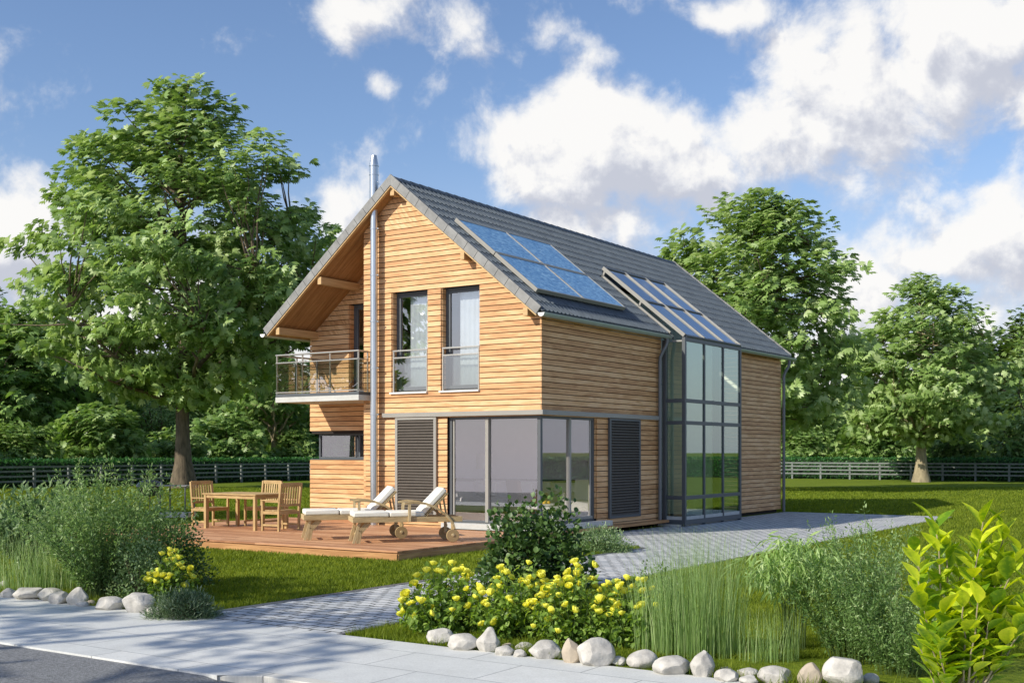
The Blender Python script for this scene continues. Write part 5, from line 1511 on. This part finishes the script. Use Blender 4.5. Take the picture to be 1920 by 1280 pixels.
def dome_bush(name, loc, seed, rx, ry, h, n, lsize, leafm, tmpl, label, zoff=.0, core=True, cat='bush', irr=.16, outb=.7):
    rn = np.random.default_rng(seed); root = empty(name, loc, R(33.8), label, cat)
    m = n
    d = rn.normal(size=(m, 3)); d[:, 2] = np.abs(d[:, 2]) * 1.1 - .15; d /= np.linalg.norm(d, axis=1, keepdims=True)
    rad = rn.random(m) ** .33
    az = np.arctan2(d[:, 1], d[:, 0])
    lump = 1 + irr * (np.sin(az * 3 + seed) * .6 + np.sin(az * 7 + seed * 2 + d[:, 2] * 4) * .4 + np.sin(d[:, 2] * 9 + az * 2) * .5) + rn.normal(0, .05, m)
    pos = d * (rad * lump)[:, None] * np.array([rx, ry, h]); pos[:, 2] = np.maximum(pos[:, 2], .01) + zoff
    ld = d * outb + rn.normal(size=(m, 3)) * .5; ld[:, 2] += .25
    nrm = np.tile([0, 0, 1.], (m, 1)) + d * .6 + rn.normal(size=(m, 3)) * .4
    tv, tf = tmpl
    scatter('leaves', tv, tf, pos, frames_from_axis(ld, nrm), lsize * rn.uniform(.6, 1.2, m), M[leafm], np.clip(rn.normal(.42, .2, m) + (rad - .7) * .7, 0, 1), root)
    b = MB(seed); rg = random.Random(seed)
    for k in range(16):
        a = rg.uniform(0, 6.28); q = rg.uniform(.3, .85)
        limb(b, (0, 0, 0), (math.cos(a) * rx * q, math.sin(a) * ry * q, h * rg.uniform(.4, .9) * (1 - .4 * q)), .008, .003, seed + k, 4)
    b.build('stems', M['stem'], root)
    return root

# left group
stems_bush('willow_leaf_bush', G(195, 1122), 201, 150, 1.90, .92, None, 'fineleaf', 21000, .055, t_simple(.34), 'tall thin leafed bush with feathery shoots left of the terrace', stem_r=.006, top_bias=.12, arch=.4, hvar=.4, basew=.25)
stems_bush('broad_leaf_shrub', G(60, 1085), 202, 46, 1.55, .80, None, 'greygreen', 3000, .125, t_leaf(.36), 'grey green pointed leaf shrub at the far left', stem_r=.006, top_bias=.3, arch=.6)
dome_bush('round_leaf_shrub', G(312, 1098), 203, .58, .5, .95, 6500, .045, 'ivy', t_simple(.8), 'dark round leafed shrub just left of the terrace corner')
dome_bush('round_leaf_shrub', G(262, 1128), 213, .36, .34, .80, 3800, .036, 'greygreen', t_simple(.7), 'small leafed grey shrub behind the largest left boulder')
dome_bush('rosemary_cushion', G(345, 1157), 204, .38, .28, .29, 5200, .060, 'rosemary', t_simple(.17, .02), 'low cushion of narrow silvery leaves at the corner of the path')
def reeds(name, loc, seed, n, H, rx, ry, matn, label, lean=.16, w=.0035, cat='ornamental grass'):
    rn = np.random.default_rng(seed); root = empty(name, loc, R(33.8), label, cat)
    a = rn.uniform(0, 6.283, n); q = rn.random(n) ** .6
    base = np.c_[np.cos(a) * q * rx * .75, np.sin(a) * q * ry * .75, np.zeros(n)]
    h = H * (1 - .55 * rn.random(n) ** 1.4); ln = rn.normal(0, lean, (n, 2)) + np.c_[np.cos(a), np.sin(a)] * (q * .10)[:, None]
    K = 4; pts = []
    ang = rn.uniform(0, 3.14, n); dx = np.c_[np.cos(ang), np.sin(ang), np.zeros(n)]
    V = []
    for i in range(K + 1):
        t = i / K; c = base + np.c_[ln * (h * t ** 1.8)[:, None], h * t]
        ww = w * (1 - .85 * t ** 1.5)
        V.append(c - dx * ww); V.append(c + dx * ww)
    V = np.stack(V, 1)
    f = []
    for i in range(K): f.append([2 * i, 2 * i + 1, 2 * i + 3, 2 * i + 2])
    f = np.array(f); F = (f.ravel()[None, :] + (np.arange(n) * (2 * K + 2))[:, None]).ravel()
    np_mesh('blades', V.reshape(-1, 3), F, 4, M[matn], np.repeat(np.clip(rn.normal(.45, .25, n), 0, 1), 2 * K + 2), root)
    return root
reeds('tall_grass', G(70, 1108), 205, 420, .85, .8, .35, 'reed', 'clump of thin upright grass behind the flat left boulders')
reeds('tall_grass', G(1310, 1228), 206, 950, 1.15, .54, .32, 'reed', 'tall clump of pale upright grass right of the roses', lean=.075, w=.0021)
reeds('tall_grass', G(1225, 1222), 207, 200, .85, .25, .2, 'reed', 'sparse green grass stems at the right end of the roses', lean=.06)
reeds('tall_grass', G(1440, 1238), 208, 200, .50, .35, .2, 'reed', 'short grass stems under the drooping bamboo', lean=.12, w=.0022)

# roses
def rose_mesh():
    v = []; f = []
    def petal(az, r0, h0, h1, wid, flare, curl):
        b = len(v); nu, nv_ = 4, 4
        for i in range(nv_ + 1):
            t = i / nv_
            for j in range(nu + 1):
                s = (j / nu - .5) * 2
                rr = r0 * (math.sin(min(1, t * 1.25) * 1.57) ** .8) * (1 + flare * t * t) - curl * (1 - s * s) * t * t * 0
                an = az + s * wid * (math.sin(min(1, .25 + t) * 1.45) if t < .8 else .92 - .5 * (t - .8) * 2)
                z = h0 + (h1 - h0) * t - .10 * s * s * t
                rr += .04 * s * s
                v.append((math.cos(an) * rr, math.sin(an) * rr, z))
        for i in range(nv_):
            for j in range(nu):
                q = b + i * (nu + 1) + j; f.append((q, q + 1, q + nu + 2, q + nu + 1))
    for k in range(5): petal(k * 1.2566, .50, -.42, .30, .85, .30, 0)
    for k in range(5): petal(k * 1.2566 + .6, .40, -.36, .40, .85, .05, 0)
    for k in range(4): petal(k * 1.57 + .3, .26, -.25, .46, .95, -.15, 0)
    for k in range(3): petal(k * 2.09 + .9, .13, -.15, .48, 1.2, -.1, 0)
    me = bpy.data.meshes.new('rose'); me.from_pydata(v, [], f); me.update()
    at = me.attributes.new('rnd', 'FLOAT', 'POINT'); at.data.foreach_set('value', [min(1, max(0, .35 + p[2] * .9)) for p in v])
    me.polygons.foreach_set('use_smooth', [True] * len(f)); me.materials.append(M['rose'])
    return me
ROSE = rose_mesh()
def rose_bush(loc, seed, rx, ry, H, nfl, nleaf, label):
    rg = random.Random(seed); rn = np.random.default_rng(seed)
    root = empty('rose_bush', loc, R(33.8) * 0 + math.atan2(.5563, .831), label, 'rose bush', 'yellow rose bushes behind the boulders')
    b = MB(seed); tips = []; P_ = []
    ns = int(nfl * 1.5) + 24
    for s in range(ns):
        a = rg.uniform(0, 6.283); q = rg.random() ** .5
        tx, ty = math.cos(a) * rx * q, math.sin(a) * ry * q
        h = H * (1 - .55 * q * q) * rg.uniform(.72, 1.06) if s % 4 else H * rg.uniform(.25, .7) * (1 - .3 * q)
        bx_, by_ = tx * .55 + rg.gauss(0, .04), ty * .5
        pts = limb(b, (bx_, by_, 0), (tx, ty, h), .0045, .002, seed + s, 5)
        tips.append(pts[-1])
        ar = np.array([tuple(p) for p in pts]); k = int(nleaf / ns)
        t = (.12 + .86 * rn.random(k)) * 5; i0 = np.minimum(t.astype(int), 4); ff = (t - i0)[:, None]
        P_.append(ar[i0] * (1 - ff) + ar[i0 + 1] * ff)
    b.build('stems', M['stemgreen'], root)
    P_ = np.concatenate(P_); m = len(P_); sd = rn.normal(size=(m, 3)); sd /= np.linalg.norm(sd, axis=1, keepdims=True)
    pos = P_ + sd * rn.uniform(.01, .07, m)[:, None]; pos[:, 2] = np.maximum(pos[:, 2], .02)
    ld = sd + rn.normal(size=(m, 3)) * .2; nrm = np.tile([0, 0, 1.], (m, 1)) + rn.normal(size=(m, 3)) * .45
    tv, tf = t_leaf(.62, .10, .18)
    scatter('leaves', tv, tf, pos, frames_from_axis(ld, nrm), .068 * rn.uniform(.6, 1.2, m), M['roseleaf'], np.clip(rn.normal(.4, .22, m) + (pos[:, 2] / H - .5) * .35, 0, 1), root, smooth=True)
    rg.shuffle(tips)
    for k in range(min(nfl, len(tips))):
        o = bpy.data.objects.new('flower', ROSE); p = tips[k]
        sc = rg.uniform(.050, .074); o.scale = (sc, sc, sc * rg.uniform(.9, 1.1)); o.location = (p.x, p.y, p.z + sc * .35)
        o.rotation_euler = (rg.gauss(0, .38), rg.gauss(0, .38), rg.uniform(0, 6.28)); link(o, root)
    return root
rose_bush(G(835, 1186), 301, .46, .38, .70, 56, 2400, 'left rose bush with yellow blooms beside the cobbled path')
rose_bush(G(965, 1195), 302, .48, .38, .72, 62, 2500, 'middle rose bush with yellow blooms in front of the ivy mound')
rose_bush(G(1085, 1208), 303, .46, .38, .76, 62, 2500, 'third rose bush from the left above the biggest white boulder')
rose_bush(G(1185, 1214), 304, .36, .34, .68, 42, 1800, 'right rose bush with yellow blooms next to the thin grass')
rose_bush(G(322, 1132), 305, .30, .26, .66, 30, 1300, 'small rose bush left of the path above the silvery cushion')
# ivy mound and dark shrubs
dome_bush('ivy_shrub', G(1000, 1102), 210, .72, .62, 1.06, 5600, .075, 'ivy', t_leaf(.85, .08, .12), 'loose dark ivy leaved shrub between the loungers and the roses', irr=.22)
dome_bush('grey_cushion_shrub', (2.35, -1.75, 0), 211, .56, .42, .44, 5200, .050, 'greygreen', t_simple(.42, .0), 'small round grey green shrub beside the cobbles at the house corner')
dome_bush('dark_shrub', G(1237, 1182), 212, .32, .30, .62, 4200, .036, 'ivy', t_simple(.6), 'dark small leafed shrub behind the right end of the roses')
# right group
stems_bush('willow_leaf_bush', G(1612, 1235), 221, 150, 1.42, .78, None, 'fineleaf', 20000, .038, t_simple(.34), 'wide thin leafed bush with feathery shoots right of the drooping bamboo', stem_r=.0035, top_bias=.08, arch=.4, hvar=.45, basew=.28)
stems_bush('willow_leaf_bush', G(1690, 1262), 222, 60, .88, .42, None, 'fineleaf', 6500, .034, t_simple(.34), 'lower thin leafed bush in front of the yellow green shrub', stem_r=.003, top_bias=.1, arch=.4, hvar=.4, basew=.2)
stems_bush('dry_stem_plant', G(1720, 1245), 223, 26, 1.15, .40, None, 'greygreen', 240, .03, t_simple(.3), 'bare upright straw coloured stems behind the thin leafed bush', stemmat='rocktan', stem_r=.0028, arch=.3)
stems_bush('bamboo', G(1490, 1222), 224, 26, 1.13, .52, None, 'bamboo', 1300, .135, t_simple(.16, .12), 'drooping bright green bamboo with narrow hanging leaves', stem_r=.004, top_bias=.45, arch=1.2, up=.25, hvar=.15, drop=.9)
# large yellow green shrub
def laurel():
    rg = random.Random(9); rn = np.random.default_rng(9)
    loc = G(1800, 1345)
    root = empty('laurel_shrub', loc, 0, 'large leafed bright yellow green shrub at the right edge of the photo', 'bush')
    b = MB(9); pos = []; ld = []; nr = []
    rt = Vector((.831, .5563, 0)); fw = Vector((-.5563, .831, 0))
    ends = []
    for k in range(17):
        a = rg.uniform(-1, 1); d = rg.uniform(-.6, .6)
        h = rg.uniform(.55, 1.34) * (1 - .12 * abs(a))
        ends.append((a * .48 + .06, d * .34, h))
    ends += [(-.17, 0, 1.33), (-.06, .1, 1.20), (.16, 0, 1.34), (.10, -.1, 1.2), (-.22, -.05, .62), (-.25, .05, .46), (-.05, -.2, .85), (.32, 0, 1.30), (.25, .1, 1.1)]
    for k, (a, d, h) in enumerate(ends):
        e = rt * a + fw * d + Vector((0, 0, h)); s0 = rt * (a * .12 - .02) + fw * d * .1
        pts = limb(b, s0, e, .009, .004, 900 + k, 6)
        n = int(8 + h * 12)
        for j in range(n):
            t = .30 + .70 * (j + .5) / n; i = min(int(t * 6), 5); p = Vector(pts[i]).lerp(Vector(pts[i + 1]), t * 6 - i)
            an = j * 2.4 + rg.uniform(-.4, .4); o = rt * math.cos(an) + fw * math.sin(an)
            up = .95 if t > .8 else .55
            pos.append(tuple(p)); ld.append(tuple(o * .8 + Vector((0, 0, up + .25 + rg.uniform(-.35, .25))))); nr.append(tuple(Vector((0, 0, 1)) - o * .5 + Vector((rg.gauss(0, .3), rg.gauss(0, .3), 0))))
    b.build('stems', M['barklight'], root)
    pos, ld, nr = np.array(pos), np.array(ld), np.array(nr); m = len(pos)
    v = []; f = []
    rows = [(0, .0), (.12, .10), (.30, .22), (.52, .27), (.74, .20), (.90, .09), (1.0, .0)]
    for (y, w_) in rows: z = -.16 * y * y; v += [(-w_, y, z + w_ * .35), (0, y, z), (w_, y, z + w_ * .35)]
    for i in range(len(rows) - 1): f += [(3 * i, 3 * i + 1, 3 * i + 4, 3 * i + 3), (3 * i + 1, 3 * i + 2, 3 * i + 5, 3 * i + 4)]
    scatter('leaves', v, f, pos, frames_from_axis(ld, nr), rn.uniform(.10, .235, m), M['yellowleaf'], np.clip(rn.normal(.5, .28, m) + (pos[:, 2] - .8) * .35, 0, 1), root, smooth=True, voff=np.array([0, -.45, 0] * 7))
laurel()
